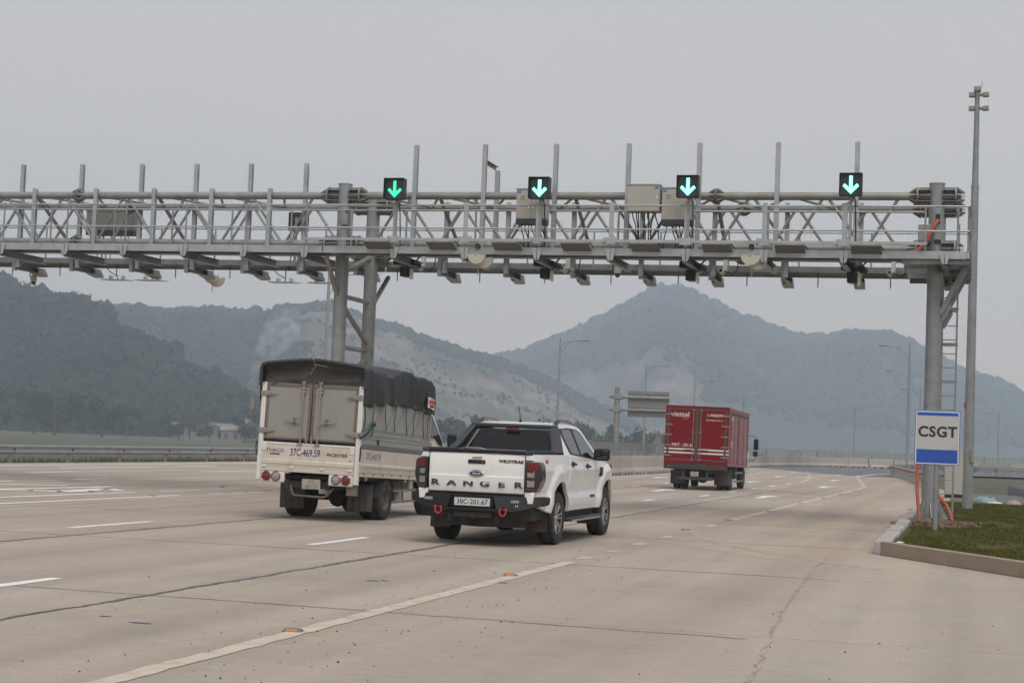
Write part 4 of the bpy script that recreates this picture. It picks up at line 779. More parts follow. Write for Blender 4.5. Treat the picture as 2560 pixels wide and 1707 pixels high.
# rear doors
for s in (-1, 1):
    x0, x1 = .012, .835
    dr = tp(MB().bx(*sorted((s * x0, s * x1)), .0, .03, 1.30, 2.26), 'cargo_door', DOORP, bevel=.004)
    f = MB()
    for a in ((x0, x1, 2.20, 2.26), (x0, x1, 1.30, 1.335), (x0, x0 + .045, 1.335, 2.20), (x1 - .05, x1, 1.335, 2.20)): f.bx(*sorted((s * a[0], s * a[1])), -.012, -.0005, a[2], a[3])
    tp(f, 'door_frame', DFRAME, dr, .003)
    xb = s * .155
    tp(MB().tube([(xb, -.035, 1.235), (xb, -.035, 2.285)], .015, 8), 'lock_bar', LOCK, dr)
    for z in (2.18, 2.12, 1.34): tp(MB().bx(xb - .045, xb + .045, -.045, -.013, z - .018, z + .018), 'lock_keeper', LOCK, dr, .004)
    tp(MB().bx(xb - .03, xb + .03, -.05, -.02, 2.255, 2.30), 'lock_keeper', LOCK, dr, .004)
    tp(MB().bx(xb - .05, xb + .05, -.06, -.02, 1.215, 1.245), 'lock_foot', LOCK, dr, .004)
    tp(MB().beam((s * .17, -.04, 1.60), (s * .46, -.04, 1.625), .012, .032), 'latch_handle', LOCK, dr, .003)
    tp(MB().bx(*sorted((s * .27, s * .31)), -.055, -.02, 1.575, 1.68), 'latch', mat('rusty_latch', (.22, .15, .10), .7, .2, .4, 30), dr, .004)
    tp(MB().bx(*sorted((s * .035, s * .06)), -.045, -.013, 1.24, 1.36), 'bolt_stay', LOCK, dr, .003)
    for z in (2.07, 1.44):
        h = MB(); P = [(HW + .01, z + .045), (HW - .10, z + .045), (.64, z + .012), (.635, z - .012), (HW - .10, z - .045), (HW + .01, z - .045)]; h.prism([(s * a, c) for a, c in P], 'y', -.036, -.024); tp(h, 'hinge', LOCK, dr, .006)
        tp(MB().bx(*sorted((s * .70, s * (HW + .006)))[::1], -.043, -.0365, z - .006, z + .006), 'hinge_rib', LOCK, dr)
tp(MB().bx(-.835, .835, .035, .06, 1.24, 2.30), 'door_backing', INK)
# tarp
def tarp_top(y):      # ridge line sags and falls towards the cab
    return 2.655 + .115 * min(1, max(0, y) / 2.2) ** .8 + .012 * math.sin(y * 4.1) - .10 * max(0, (y - 2.5) / 1.4) ** 1.3 - (.10 * ((y - 3.62) / .28) ** 2 if y > 3.62 else 0)
_fr = random.Random(21)
FOLDS = [[(.30, .05, .10, .035), (.74, .02, .14, .06), (.98, -.22, .10, .03), (1.30, .30, .12, .035), (1.78, -.30, .13, .04), (2.12, -.10, .16, .05), (2.30, .12, .12, .065), (2.62, .22, .10, .04), (2.95, .10, .15, .06), (3.22, .16, .10, .045), (3.55, .10, .14, .05), (3.78, .02, .1, .04)], [(_fr.uniform(.2, 3.7), _fr.uniform(-.25, .25), _fr.uniform(.09, .16), _fr.uniform(.03, .06)) for _ in range(12)]]
tb = MB(); NY, NS = 150, 110
rows = []
for i in range(NY + 1):
    y = -.03 + 3.93 * i / NY; zt = tarp_top(y); row = []
    drop = 1.915 + .13 * math.sin(math.pi / 2 * min(1, y / 2.3)) - .05 * max(0, y - 2.5) + .015 * math.cos(y * 2 * math.pi / .62)
    hw = HW + .035
    for j in range(NS + 1):
        t = -1 + 2 * j / NS; a = abs(t); sg = 1 if t > 0 else -1
        if a < .52:
            u = a / .52; x = u * (hw - .07); z = zt - .085 * u ** 1.4
            z -= .045 * max(0, math.sin(y * 5.1 + .6)) * u * (1 if y > .3 else y / .3) * max(0, fbm(y * 1.3, sg * 3.) + .35)
        elif a < .62:
            u = (a - .52) / .10; x = hw - .07 + .07 * math.sin(u * math.pi / 2); z = zt - .085 - .085 * (1 - math.cos(u * math.pi / 2))
        else:
            u = (a - .62) / .38; x = hw + .0 + .018 * math.sin(u * 3.); z = (zt - .17) + (drop - (zt - .17)) * u
        if a >= .30:
            k = min(1, (a - .30) / .30); e = 1 if y > .15 else max(0, y) / .15
            hang = max(0, zt - .15 - z)
            for (yk, sl, wk, ak) in FOLDS[0 if sg > 0 else 1]:
                q = (y - yk - sl * hang) / (wk * (1 + .9 * hang)); x += 1.45 * ak * e * k * max(0, 1 - abs(q)) ** 1.6
            x += .018 * e * k * fbm(y * 2.3, z * 1.1 + sg * 7, 3, 3)
            sag = .11 * math.exp(-((y - 1.35) / .42) ** 2) + .05 * math.exp(-((y - .62) / .2) ** 2) + .05 * math.exp(-((y - 2.75) / .22) ** 2)
            wv = math.exp(-((a - .52) / .13) ** 2); z -= sag * wv * e; x -= .25 * sag * wv * e + .03 * k
            if .58 < a < .85: z += .02 * e * fbm(y * 3, a * 9, 5) * math.sin((a - .58) / .27 * math.pi)
            if y > 3.0: x -= .05 * (y - 3.0) * (1 - .5 * k)
        if y < .06 and a > .1: x += .012
        row.append((sg * x, y, z))
    rows.append(row)
tb.grid(rows); tarp = tp(tb, 'tarpaulin', TARP, smooth=75)
s_ = tarp.modifiers.new('solid', 'SOLIDIFY'); s_.thickness = .006
# rolled hem around the rear opening and the slack end flap
def hem_pt(t, off=0.):
    a = abs(t); sg = 1 if t > 0 else -1; hw = HW + .03 - off; zt = 2.67 - off
    if a < .6: u = a / .6; return (sg * u * (hw - .09), 0, zt - .085 * u ** 1.4)
    u = (a - .6) / .4
    if u < .3: q = u / .3 * math.pi / 2; return (sg * (hw - .09 + .09 * math.sin(q)), 0, zt - .085 - .09 * (1 - math.cos(q)))
    q = (u - .3) / .7; return (sg * hw, 0, zt - .175 - q * (.30 if off == 0 else .25))
hem = MB(); hem.tube([(x, -.035, z) for x, _, z in [hem_pt(-1 + 2 * i / 60) for i in range(61)]], [.032 + .006 * math.sin(i * 2.6) for i in range(61)], 8); tp(hem, 'tarp_hem', TARP, smooth=60)
fl = MB(); rows = []
for i in range(41):
    t = -.97 + 1.94 * i / 40; x, _, z = hem_pt(t, .02); x = max(-HW + .02, min(HW - .02, x)); zb = 2.245 - .03 * (1 - t * t)
    rows.append([(x * (1 - .0 * k / 10), .01 + .05 * math.sin(k / 10 * math.pi) + .07 * fbm(x * 2.2 + k * .12, k * .21, 7) , z + (zb - z) * k / 10) for k in range(11)])
fl.grid(rows); tp(fl, 'tarp_end_flap', mat('tarpaulin_dusty', (.040, .037, .032), .75, 0, .15, 3, dirt=((.075, .066, .052), .4, 2.5)), smooth=75)
for i, (x, z) in enumerate([(-.0, 2.70)]): tp(MB().lathe([(.012, -.072), (.024, -.072), (.024, -.066), (.012, -.066)], 12, 'y', (x, 0, z)), 'eyelet', ALLOY)
ROPE = mat('rope_dark', (.055, .045, .035), .9, 0, .2, 20); ROPEL = mat('rope_pale', (.30, .27, .19), .9); ROPEG = mat('rope_green', (.012, .075, .055), .85)
tp(MB().tube([(0, -.075, 2.69), (.02, -.06, 2.63), (.0, -.05, 2.60), (.12, -.05, 2.585), (.24, -.05, 2.56)], .005, 5), 'tie_string', ROPEL); tp(MB().tube([(.05, -.04, 2.59), (-.02, -.03, 2.50), (-.05, -.03, 2.42)], .004, 5), 'tie_string', ROPEL)
xo = HW + .045; EY = [.42, .98, 1.56, 2.10, 2.62, 3.10, 3.46]
for k, y in enumerate(EY):
    zt = 1.915 + .13 * math.sin(math.pi / 2 * min(1, y / 2.3)) - .05 * max(0, y - 2.5)
    tp(MB().lathe([(.010, xo + .012), (.022, xo + .012), (.022, xo + .018), (.010, xo + .018)], 12, 'x', (0, y, zt + .03)), 'eyelet', ALLOY)
    yb = y + (.06 if k % 2 == 0 else .22); zb = 1.60 - .012 * k
    tp(MB().tube([(xo + .01, y, zt + .03), (HW + .025, (y + yb) / 2, (zt + zb) / 2), (HW + .02, yb, zb)], .0075, 5), 'lashing_rope', ROPE)
    if k < len(EY) - 1: yn = EY[k + 1]; tp(MB().tube([(HW + .02, yb, zb), (HW + .018, (yb + yn) / 2, 1.78), (xo, yn, 1.97)], .004, 5), 'lashing_rope', mat('rope_grey', (.17, .16, .14), .9))
    tp(MB().bx(HW + .005, HW + .03, yb - .012, yb + .012, zb - .04, zb + .01), 'rope_hook', LOCK)
for q in ([(.95, .02, 1.98), (.955, .06, 1.75), (.94, .10, 1.62), (.93, .02, 1.52), (.91, -.05, 1.44)], [(.95, .5, 1.66), (.97, .35, 1.62), (.98, .15, 1.50), (.95, -.02, 1.42), (.90, -.06, 1.40)], [(.95, .52, 1.67), (.985, .30, 1.55), (.97, .10, 1.44), (.93, -.05, 1.38)], [(.96, .44, 1.63), (.985, .42, 1.52), (.965, .36, 1.42)]): tp(MB().tube(q, .011, 6), 'green_rope', ROPEG)
tp(MB().ell((.965, .47, 1.65), (.03, .09, .045)), 'rope_knot', ROPEG)
# printed label on the tarp
lb = MB(); lx = HW + .11; lb.grid([[(lx + .012 * math.sin(6 * u), 3.16 + .42 * u, 2.10 + .20 * v - .03 * u) for u in [i / 10 for i in range(11)]] for v in (0, 1)]); lab = tp(lb, 'tarp_label', WHITE, smooth=60)
text('label_lettering', 'HÀ TĨNH', mat('red_print', (.5, .05, .04), .6), lab, (lx + .024, 3.37, 2.205), RIGHT, .10, .95, .004, xf=TX, bold=.003); text('label_lettering', 'ĐT: 0 38', INK, lab, (lx + .024, 3.35, 2.125), RIGHT, .055, .95, .004, xf=TX, bold=.002)
# sides: upper sheet with ribs, drop board, floor rail
for s in (-1, 1):
    sh = tp(MB().bx(*sorted((s * (HW - .03), s * HW)), .05, 3.74, 1.22, 2.20), 'side_sheet', SIDEP)
    for z in (1.575, 1.545, 1.48, 1.455, 1.405): tp(MB().tube([(s * (HW + .002), .06, z), (s * (HW + .002), 3.73, z)], .010, 6), 'sheet_rib', SIDEP, sh)
    tp(MB().bx(*sorted((s * (HW + .001), s * (HW + .012))), .05, 3.74, 1.235, 1.30), 'sheet_skirt', mat('skirt_grey', (.15, .155, .16), .5, .3, .1, 4), sh)
    tp(MB().bx(*sorted((s * (HW + .001), s * (HW + .018))), 3.68, 3.74, 1.30, 1.95), 'sheet_end', SIDEP, sh)
    db = tp(MB().prism([(s * (HW - .03), .815), (s * (HW + .0), .815), (s * (HW + .004), .90), (s * (HW + .018), .915), (s * (HW + .018), .955), (s * (HW + .002), .975), (s * (HW + .002), 1.215), (s * (HW - .03), 1.215)], 'y', .06, 3.74), 'drop_board', TW, bevel=.004)
    tp(MB().bx(*sorted((s * (HW - .05), s * (HW + .006))), .05, 3.76, .745, .808), 'floor_rail', TW, bevel=.006)
    for k in range(8): tp(MB().ell((s * (HW + .022), .22 + k * .48, .803), (.018, .032, .020), 8, 6), 'board_hinge', LOCK)
    for y in (.42, 2.5): tp(MB().ell((s * (HW - .02), y, .715), (.03, .035, .04), 8, 6), 'marker_lamp', mat('marker_pink', (.42, .22, .20), .3), tk)
    tp(MB().bx(*sorted((s * (HW - .002), s * (HW + .016))), -.022, -.002, 1.00, 1.24), 'gate_latch', DKSTEEL, bevel=.004); tp(MB().tube([(s * (HW + .02), -.03, 1.26), (s * (HW + .03), -.035, 1.15), (s * (HW + .015), -.03, 1.02)], .010, 6), 'latch_hook', DKSTEEL)
text('side_number', '37C-469.59', mat('grey_blue_lettering', (.16, .16, .19), .6, 0, .2, 9), tk, (HW + .004, .66, 1.095), RIGHT, .165, .95, .0008, xf=TX)
tp(MB().bx(HW + .012, HW + .03, .80, .86, 1.31, 1.40), 'sheet_catch', DKSTEEL, bevel=.005)
tp(MB().bx(-HW, HW, .0, 3.76, .76, .81), 'bed_floor', UNDER)
# tail gate
gt = tp(MB().prism([(-.030, .84), (-.030, .875), (-.042, .885), (-.042, .945), (-.030, .96), (-.030, 1.215), (.0, 1.215), (.0, .84)], 'x', -.838, .838), 'tailgate', TW, bevel=.004)
tp(MB().tube([(-.84, -.02, 1.228), (.84, -.02, 1.228)], .020, 8), 'gate_rail', TWW, gt)
for s in (-1, 1): tp(MB().bx(*sorted((s * .76, s * .838)), -.04, -.03, 1.10, 1.235), 'gate_bracket', TWW, gt, .006)
tp(MB().bx(-.84, .84, -.028, .0, .755, .838), 'rear_rail', TW, bevel=.005)
for x in (-.78, -.27, .27, .78): tp(MB().bx(x - .04, x + .04, -.045, -.029, .815, .85), 'gate_hinge', TWW, gt, .006)
def rear_text(nm, body, m, x, z, size, sx=1., bold=0., parent=gt, y=-.0315, space=1.): return text(nm, body, m, parent, (x, y, z), REAR, size, sx, .0008, xf=TX, bold=bold, space=space)
rear_text('number_lettering', '37C-469.59', BLUEINK, -.05, 1.085, .175, .66, .003)
rear_text('brand_lettering', 'THACO', DKINK, -.60, 1.105, .082, 1.15, .001); rear_text('model_lettering', 'FRONTIER', DKINK, .53, 1.075, .078, 1.05, .002)
tp(MB().bx(-.69, -.51, -.0335, -.0305, 1.035, 1.06), 'blue_bar', BLUEINK, gt); tp(MB().lathe([(0, -.0345), (.014, -.0345), (.014, -.03)], 12, 'y', (.77, 0, 1.0)), 'green_sticker', mat('green_dot', (.03, .25, .08), .5), gt)
# lamp boards with round lamps
for s in (-1, 1):
    lbx = tp(MB().bx(*sorted((s * .40, s * .838)), -.03, .03, .565, .752), 'lamp_board', TWW, bevel=.02)
    for x, m in ((.72, RED_L), (.545, CLEAR_L)):
        tp(MB().lathe([(.078, -.032), (.084, -.048), (.070, -.056), (.066, -.050)], 24, 'y', (s * x, 0, .668)), 'lamp_ring', RED_L, lbx); tp(MB().lathe([(0, -.060), (.045, -.057), (.070, -.048), (.072, -.03)], 24, 'y', (s * x, 0, .668)), 'round_lamp', m, lbx)
    for z in (.63, .71): tp(MB().lathe([(0, -.034), (.009, -.034), (.009, -.03)], 8, 'y', (s * .812, 0, z)), 'screw', INK, lbx)
tp(MB().bx(.72, .90, .02, .10, .42, .60), 'rear_bracket', mat('brown_bracket', (.16, .135, .11), .8), tk)
# chassis (does not tilt with the body)
MB().bx(-.40, -.32, .05, 5.0, .52, .68).bx(.32, .40, .05, 5.0, .52, .68).bx(-.40, .40, .10, .18, .54, .66).bx(-.6, .6, 3.3, 5.1, .5, .75).obj('chassis_frame', UNDER, tk); MB().bx(-.85, .85, .15, 3.6, .70, .755).obj('floor_bearers', UNDER, tk)
pl = MB().bx(-.08, .25, .02, .032, .535, .70).obj('number_plate', mat('plate_dirty', (.40, .37, .31), .6, 0, .06, 5, dirt=((.25, .21, .16), .4, 8)), tk, rot=(R(3), 0, 0)); text('plate_lettering', '37C', mat('plate_ink', (.11, .11, .11), .6), pl, (.085, .018, .655), REAR, .075, .95, .0006); text('plate_lettering', '469.59', _M['plate_ink'], pl, (.085, .018, .575), REAR, .085, 1.0, .0006)
MB().tube([(-.33, .10, .62), (-.29, .06, .50), (-.25, .03, .43), (-.20, .02, .415), (.30, .02, .405), (.36, .03, .43), (.46, .08, .56)], .022, 8).obj('underrun_bar', mat('bar_brown_grey', (.12, .105, .09), .7, .2, .15, 6), tk)
for s in (-1, 1):
    wheel(tk, s * .80, 1.52, .355, .355, .20, .20, s, 'steel'); wheel(tk, s * .585, 1.52, .355, .355, .18, .20, -s, 'steel'); wheel(tk, s * .74, 4.15, .345, .345, .19, .20, s, 'steel')
    mf = MB().bx(*sorted((s * .40, s * .86)), .92, .935, .16, .62); mf.obj('mud_flap', mat('mud_flap_brown', (.085, .07, .058), .85, 0, .15, 4, dirt=((.15, .12, .09), .5, 4)), tk, bevel=.006)
    for k in range(3): MB().bx(*sorted((s * (.50 + k * .12), s * (.508 + k * .12))), .912, .9195, .17, .42).obj('flap_slot', INK, tk)
    MB().grid([[(s * .90, 1.52 - .43 * math.cos(t), .34 + .43 * math.sin(t)), (s * .45, 1.52 - .43 * math.cos(t), .34 + .43 * math.sin(t))] for t in [R(8) + R(120) * i / 14 for i in range(15)]]).obj('mud_guard', UNDER, tk)
    for z in (.50, .30): MB().bx(*sorted((s * .82, s * .86)), 2.05, 3.35, z - .022, z + .022).obj('side_guard', mat('guard_grey', (.20, .18, .155), .6, .2, .15, 5), tk, bevel=.006)
    for y in (2.2, 2.62, 3.2): MB().beam((s * .84, y, .27), (s * .82, y - .05, .75), .03, .02).obj('guard_stay', _M['guard_grey'], tk)
    MB().bx(*sorted((s * .55, s * .84)), 3.0, 3.18, .48, .74).obj('cab_bracket', TW, tk, bevel=.03)
MB().ell((.0, 1.52, .36), (.16, .18, .17)).obj('differential', UNDER, tk); MB().tube([(-.8, 1.52, .355), (.8, 1.52, .355)], .05, 8).obj('rear_axle', UNDER, tk); MB().lathe([(0, -.42), (.19, -.42), (.20, 0), (.19, .42), (0, .42)], 20, 'y', (.45, 2.55, .50)).obj('air_tank', LOCK, tk); MB().bx(.42, .72, 2.2, 2.6, .28, .6).obj('battery_box', UNDER, tk, bevel=.02)
for k in range(6): MB().bx(.50, .80, 2.5, 2.72, .30 + k * .035, .315 + k * .035).obj('cooler_fin', LOCK, tk)
# cab: stands on its own mounts, level
def tc_(b, name, m, parent=tk, bevel=0., smooth=32, seg=2): return b.obj(name, m, parent, bevel=bevel, smooth=smooth, seg=seg)
CW = .845; cp = [(3.78, .62), (3.78, 1.80), (3.86, 1.96), (4.05, 2.01), (4.32, 1.99), (4.52, 1.88), (5.02, 1.36), (5.16, 1.20), (5.26, .95), (5.28, .62)]
cz = lambda z: CW - .11 * max(0, z - 1.25) ** 1.2
b = MB(); n = len(cp); L_ = [(-cz(z), y, z) for y, z in cp]; R_ = [(cz(z), y, z) for y, z in cp]
b.add(L_ + R_, [tuple(range(n)), tuple(range(2 * n - 1, n - 1, -1))] + [(i, i + 1, n + i + 1, n + i) for i in range(n - 1)] + [(n - 1, 0, n, 2 * n - 1)]); tc_(b, 'cab', TWW, bevel=.04, seg=3)
for s in (-1, 1):
    def cab_poly(P, off, name, m, par=tk):
        q = MB(); n = len(P); q.add([(s * (cz(z) + o), y, z) for o in (off - .004, off) for y, z in P], [tuple(range(n)), tuple(range(2 * n - 1, n - 1, -1))] + [(i, (i + 1) % n, n + (i + 1) % n, n + i) for i in range(n)]); return tc_(q, name, m, par, smooth=20)
    cd = cab_poly(rounded([(3.84, .72), (3.86, 1.92), (4.06, 1.97), (4.34, 1.93), (5.0, 1.30), (5.02, .95), (4.55, .75)], .06), .006, 'cab_door', TWW)
    cab_poly(rounded([(3.86, 1.50), (3.88, 1.90), (4.06, 1.935), (4.33, 1.90), (4.88, 1.385), (4.86, 1.30), (4.62, 1.36), (4.45, 1.46)], .04), .010, 'window_frame', BLACK, cd); cab_poly(rounded([(3.90, 1.52), (3.92, 1.87), (4.07, 1.905), (4.31, 1.87), (4.78, 1.42), (4.66, 1.37), (4.46, 1.475)], .04), .014, 'window', GLASS, cd)
    tc_(MB().tube([(s * (cz(1.3) + .0), 4.85, 1.28), (s * (cz(1.3) + .14), 5.0, 1.30), (s * (cz(1.3) + .16), 5.02, 1.45)], .014, 6), 'mirror_arm', BLACK); mr = tc_(MB().bx(*sorted((s * (CW + .05), s * (CW + .24))), 4.98, 5.10, 1.30, 1.56), 'mirror', BLACK, bevel=.045, seg=3); tc_(MB().bx(*sorted((s * (CW + .075), s * (CW + .215))), 4.968, 4.979, 1.34, 1.53), 'mirror_glass', _M['mirror_glass'], mr)
q = MB(); q.add([(-.72, 4.545, 1.875), (.72, 4.545, 1.875), (.78, 5.03, 1.375), (-.78, 5.03, 1.375)], [(0, 1, 2, 3)]); tc_(q, 'windscreen', GLASS, smooth=0)
text('door_lettering', 'FRONTIER', mat('dim_print', (.3, .3, .3), .6), tk, (cz(1.4) + .0085, 4.12, 1.42), RIGHT, .05, 1, .0005, xf=None); text('door_lettering', 'K200', mat('orange_print', (.5, .12, .05), .6), tk, (cz(1.36) + .0085, 4.14, 1.335), RIGHT, .075, 1, .0005, xf=None, bold=.003)

# ------------------------------------------------------------------ red box truck
RP = mat('box_red_paint', (.175, .0085, .0135), .5, 0, .06, 1.5, dirt=((.10, .018, .018), .28, 2.0), coat=0., spec=.15)
RPS = mat('box_red_paint_dusty', (.27, .085, .095), .5, 0, .06, 1.5, dirt=((.33, .16, .16), .4, 2.0), coat=.1)
SEAL = mat('door_seal', (.075, .062, .055), .8, 0, .12, 5); HNG = mat('hinge_grey', (.24, .22, .18), .55, .3, .12, 6); PRNT = mat('box_white_print', (.60, .57, .55), .6, 0, .05, 6)
rt = thing('box_truck', 'red delivery truck with white stripes driving away past the gantry', 'truck', (-9.356, 58.82, 0), (0, 0, 0))
RX = Matrix.Translation((0, 2, .8)) @ Matrix.Rotation(R(-.95), 4, 'X') @ Matrix.Rotation(R(.6), 4, 'Y') @ Matrix.Translation((0, -2, -.8))
def rp(b, name, m, parent=rt, bevel=0., smooth=32): return b.obj(name, m, parent, bevel=bevel, xf=RX, smooth=smooth)
BW = 1.10; BL = 5.45; BZ0, BZ1 = .86, 2.85
rp(MB().bx(-BW + .02, BW - .02, .02, BL, BZ0, BZ1 - .02), 'cargo_box', RPS)
fr = MB(); fr.bx(-BW, BW, -.02, .06, BZ1 - .09, BZ1).bx(-BW, BW, -.02, .06, BZ0, BZ0 + .12).bx(-BW, -BW + .07, -.02, .06, BZ0 + .12, BZ1 - .09).bx(BW - .07, BW, -.02, .06, BZ0 + .12, BZ1 - .09); rp(fr, 'rear_frame', RP, bevel=.006)
for s in (-1, 1): rp(MB().bx(*sorted((s * (BW - .03), s * (BW + .004))), .06, BL, BZ1 - .06, BZ1 + .002), 'roof_rail', RPS, bevel=.006); rp(MB().bx(*sorted((s * (BW - .03), s * (BW + .004))), .06, BL, BZ0 - .02, BZ0 + .06), 'bottom_rail', RPS, bevel=.006)
for s in (-1, 1):
    dr = rp(MB().bx(*sorted((s * .035, s * (BW - .075))), -.012, .02, BZ0 + .13, BZ1 - .10), 'rear_door', RP, bevel=.004)
    x0, x1, z0, z1 = .012, BW - .07, BZ0 + .115, BZ1 - .085; sl = MB()
    for a in ((x0, x1, z1 - .055, z1), (x0, x1, z0, z0 + .05), (x0, x0 + .055, z0 + .05, z1 - .055), (x1 - .07, x1, z0 + .05, z1 - .055)): sl.bx(*sorted((s * a[0], s * a[1])), -.018, -.0125, a[2], a[3])
    rp(sl, 'door_seal', SEAL, dr)
    for z0, z1 in ((1.325, 1.385), (1.205, 1.265)): rp(MB().bx(*sorted((s * .07, s * (BW - .145))), -.0165, -.0125, z0, z1), 'white_stripe', PRNT, dr); rp(MB().bx(*sorted((s * (BW - .068), s * (BW - .002))), -.0245, -.0205, z0, z1), 'white_stripe', PRNT, rt); rp(MB().bx(*sorted((s * (BW - .0175), s * (BW - .0135))), .07, BL - .02, z0, z1), 'white_stripe', PRNT, rt)
    rp(MB().tube([(s * .13, -.04, BZ0 + .14), (s * .13, -.04, BZ1 - .12)], .014, 8), 'lock_rod', HNG, dr)
    for z in (BZ0 + .15, 1.95, BZ1 - .13): rp(MB().bx(s * .13 - .045, s * .13 + .045, -.05, -.019, z - .022, z + .022), 'rod_keeper', HNG, dr, .005)
    rp(MB().bx(*sorted((s * .13, s * .42)), -.055, -.03, 1.318, 1.345), 'lock_handle', DKSTEEL, dr, .004)
    for k in range(5): rp(MB().bx(*sorted((s * (BW - .25), s * (BW + .012))), -.036, -.0215, 1.12 + k * .355 - .022, 1.12 + k * .355 + .022), 'hinge', HNG, dr, .008)
    # side doors
    for y0, y1 in ((.45, 2.35), (2.55, 5.0)):
        sd = rp(MB().bx(*sorted((s * (BW - .018), s * (BW + .004))), y0, y1, BZ0 + .10, BZ1 - .12), 'side_door', RPS, bevel=.006)
        for y in (y0 + .04, y1 - .10): rp(MB().bx(*sorted((s * (BW + .005), s * (BW + .012))), y, y + .06, BZ0 + .10, BZ1 - .12), 'seal_strip', SEAL, sd)
        rp(MB().bx(*sorted((s * (BW + .005), s * (BW + .011))), y0 + .1, y1 - .1, BZ1 - .24, BZ1 - .14), 'seal_strip', SEAL, sd)
        ym = (y0 + y1) / 2; rp(MB().tube([(s * (BW + .03), ym, BZ0 + .12), (s * (BW + .03), ym, BZ1 - .2)], .015, 8), 'lock_rod', HNG, sd)
        for z in (BZ0 + .2, 1.95, BZ1 - .3): rp(MB().bx(*sorted((s * (BW + .005), s * (BW + .045))), ym - .05, ym + .05, z - .03, z + .03), 'rod_keeper', HNG, sd, .005)
        for k in range(5): rp(MB().bx(*sorted((s * (BW + .0125), s * (BW + .03))), y1 - .12, y1 + .10, 1.12 + k * .36 - .025, 1.12 + k * .36 + .025), 'hinge', HNG, sd, .006)
def rr(nm, body, x, z, size, sx=1., bold=0., y=-.0145, m=PRNT): return text(nm, body, m, rt, (x, y, z), REAR, size, sx, .001, xf=RX, bold=bold)
rr('brand_lettering', 'viettel', -.60, 2.545, .235, 1.12, .004); rr('brand_lettering', 'post', -.41, 2.43, .12, 1.0, 0, m=mat('thin_print', (.42, .2, .2), .6)); rr('number_lettering', '29KT - 201.65', -.48, 1.495, .145, .88, .003)
rr('phone_lettering', '19008095', .655, 2.545, .125, 1.05, .003); rr('site_lettering', 'viettelpost.com.vn', .63, 2.385, .075, .95, .001)
rp(MB().tube([(.33, -.014, 2.58), (.345, -.014, 2.545), (.38, -.014, 2.515)], .012, 6), 'phone_symbol', PRNT); rp(MB().lathe([(.026, -.0165), (.034, -.0165), (.034, -.0125), (.026, -.0125)], 16, 'y', (.33, 0, 2.385)), 'globe_symbol', PRNT)
for z, bd in ((2.50, 'viettel'), (1.58, '29KT')): text('side_lettering', bd, PRNT, rt, (BW + .007, .82, z), RIGHT, .28, .9, .001, xf=RX, bold=.004)
# tail: beam, lamps, chassis, flaps
rp(MB().bx(-BW, BW, -.02, .10, .665, BZ0 - .002), 'rear_beam', mat('beam_dark', (.035, .034, .034), .7, 0, .2, 4), bevel=.008)
for s in (-1, 1):
    lp = rp(MB().bx(*sorted((s * .68, s * .95)), -.04, -.021, .72, .80), 'tail_lamp', mat('red_lamp_dark', (.11, .012, .015), .35, 0, .2, 20), bevel=.006); rp(MB().bx(*sorted((s * .90, s * .945)), -.044, -.0405, .73, .79), 'indicator', mat('amber', (.22, .09, .04), .4), lp)
    rp(MB().bx(*sorted((s * .40, s * .46)), .1, BL + 1.2, .55, .72), 'chassis_rail', UNDER)
    for xx, sd in ((.90, s), (.64, -s)): wheel(rt, s * xx, 1.75, .40, .40, .22, .235, sd, 'steel')
    wheel(rt, s * .86, 5.35, .40, .40, .22, .235, s, 'steel')
    MB().bx(*sorted((s * .50, s * 1.04)), 1.10, 1.115, .17, .66).obj('mud_flap', mat('mud_flap_grey', (.075, .066, .056), .85, 0, .12, 4, dirt=((.12, .10, .08), .4, 4)), rt, bevel=.01)
    for z in (.60, .30): MB().bx(*sorted((s * .98, s * 1.03)), 2.6, 4.6, z - .03, z + .03).obj('side_guard', HNG, rt, bevel=.008)
    for y in (2.75, 4.4): MB().bx(*sorted((s * .97, s * .99)), y, y + .05, .27, .86).obj('guard_post', DKSTEEL, rt)
    MB().bx(*sorted((s * .5, s * .95)), 2.9, 3.9, .38, .78).obj('fuel_tank', UNDER, rt, bevel=.06)
    MB().tube([(s * .98, 6.3, 1.98), (s * 1.16, 6.42, 1.98), (s * 1.26, 6.44, 1.90), (s * 1.26, 6.44, 1.15), (s * 1.20, 6.42, 1.05), (s * .98, 6.35, 1.05)], .014, 6).obj('mirror_arm', DKSTEEL, rt); MB().bx(*sorted((s * 1.17, s * 1.35)), 6.40, 6.48, 1.45, 1.86).obj('mirror', BLACK, rt, bevel=.03); MB().bx(*sorted((s * 1.15, s * 1.33)), 6.38, 6.48, 1.20, 1.40).obj('mirror', BLACK, rt, bevel=.03); MB().bx(*sorted((s * 1.20, s * 1.30)), 6.372, 6.379, 1.23, 1.30).obj('mirror_glass', RP, rt)  # mirror pane in flat box red: a painted reflection of the box
rp(MB().tube([(-.42, .3, .62), (.42, .3, .62)], .04, 8), 'cross_member', UNDER)
MB().bx(-.60, .60, .03, .09, .35, .45).obj('underrun_bar', mat('bar_dark', (.05, .046, .042), .75, 0, .15, 5), rt, bevel=.008)
for x in (-.42, .40): MB().bx(x - .03, x + .03, .04, .08, .45, .68).obj('bar_stay', _M['bar_dark'], rt)
pl = MB().bx(-.16, .12, .0, .012, .47, .635).obj('number_plate', _M['plate_dirty'], rt); text('plate_lettering', '29KT', _M['plate_ink'], pl, (-.02, -.002, .59), REAR, .07, 1, .0006); text('plate_lettering', '201.65', _M['plate_ink'], pl, (-.02, -.002, .515), REAR, .08, 1, .0006)
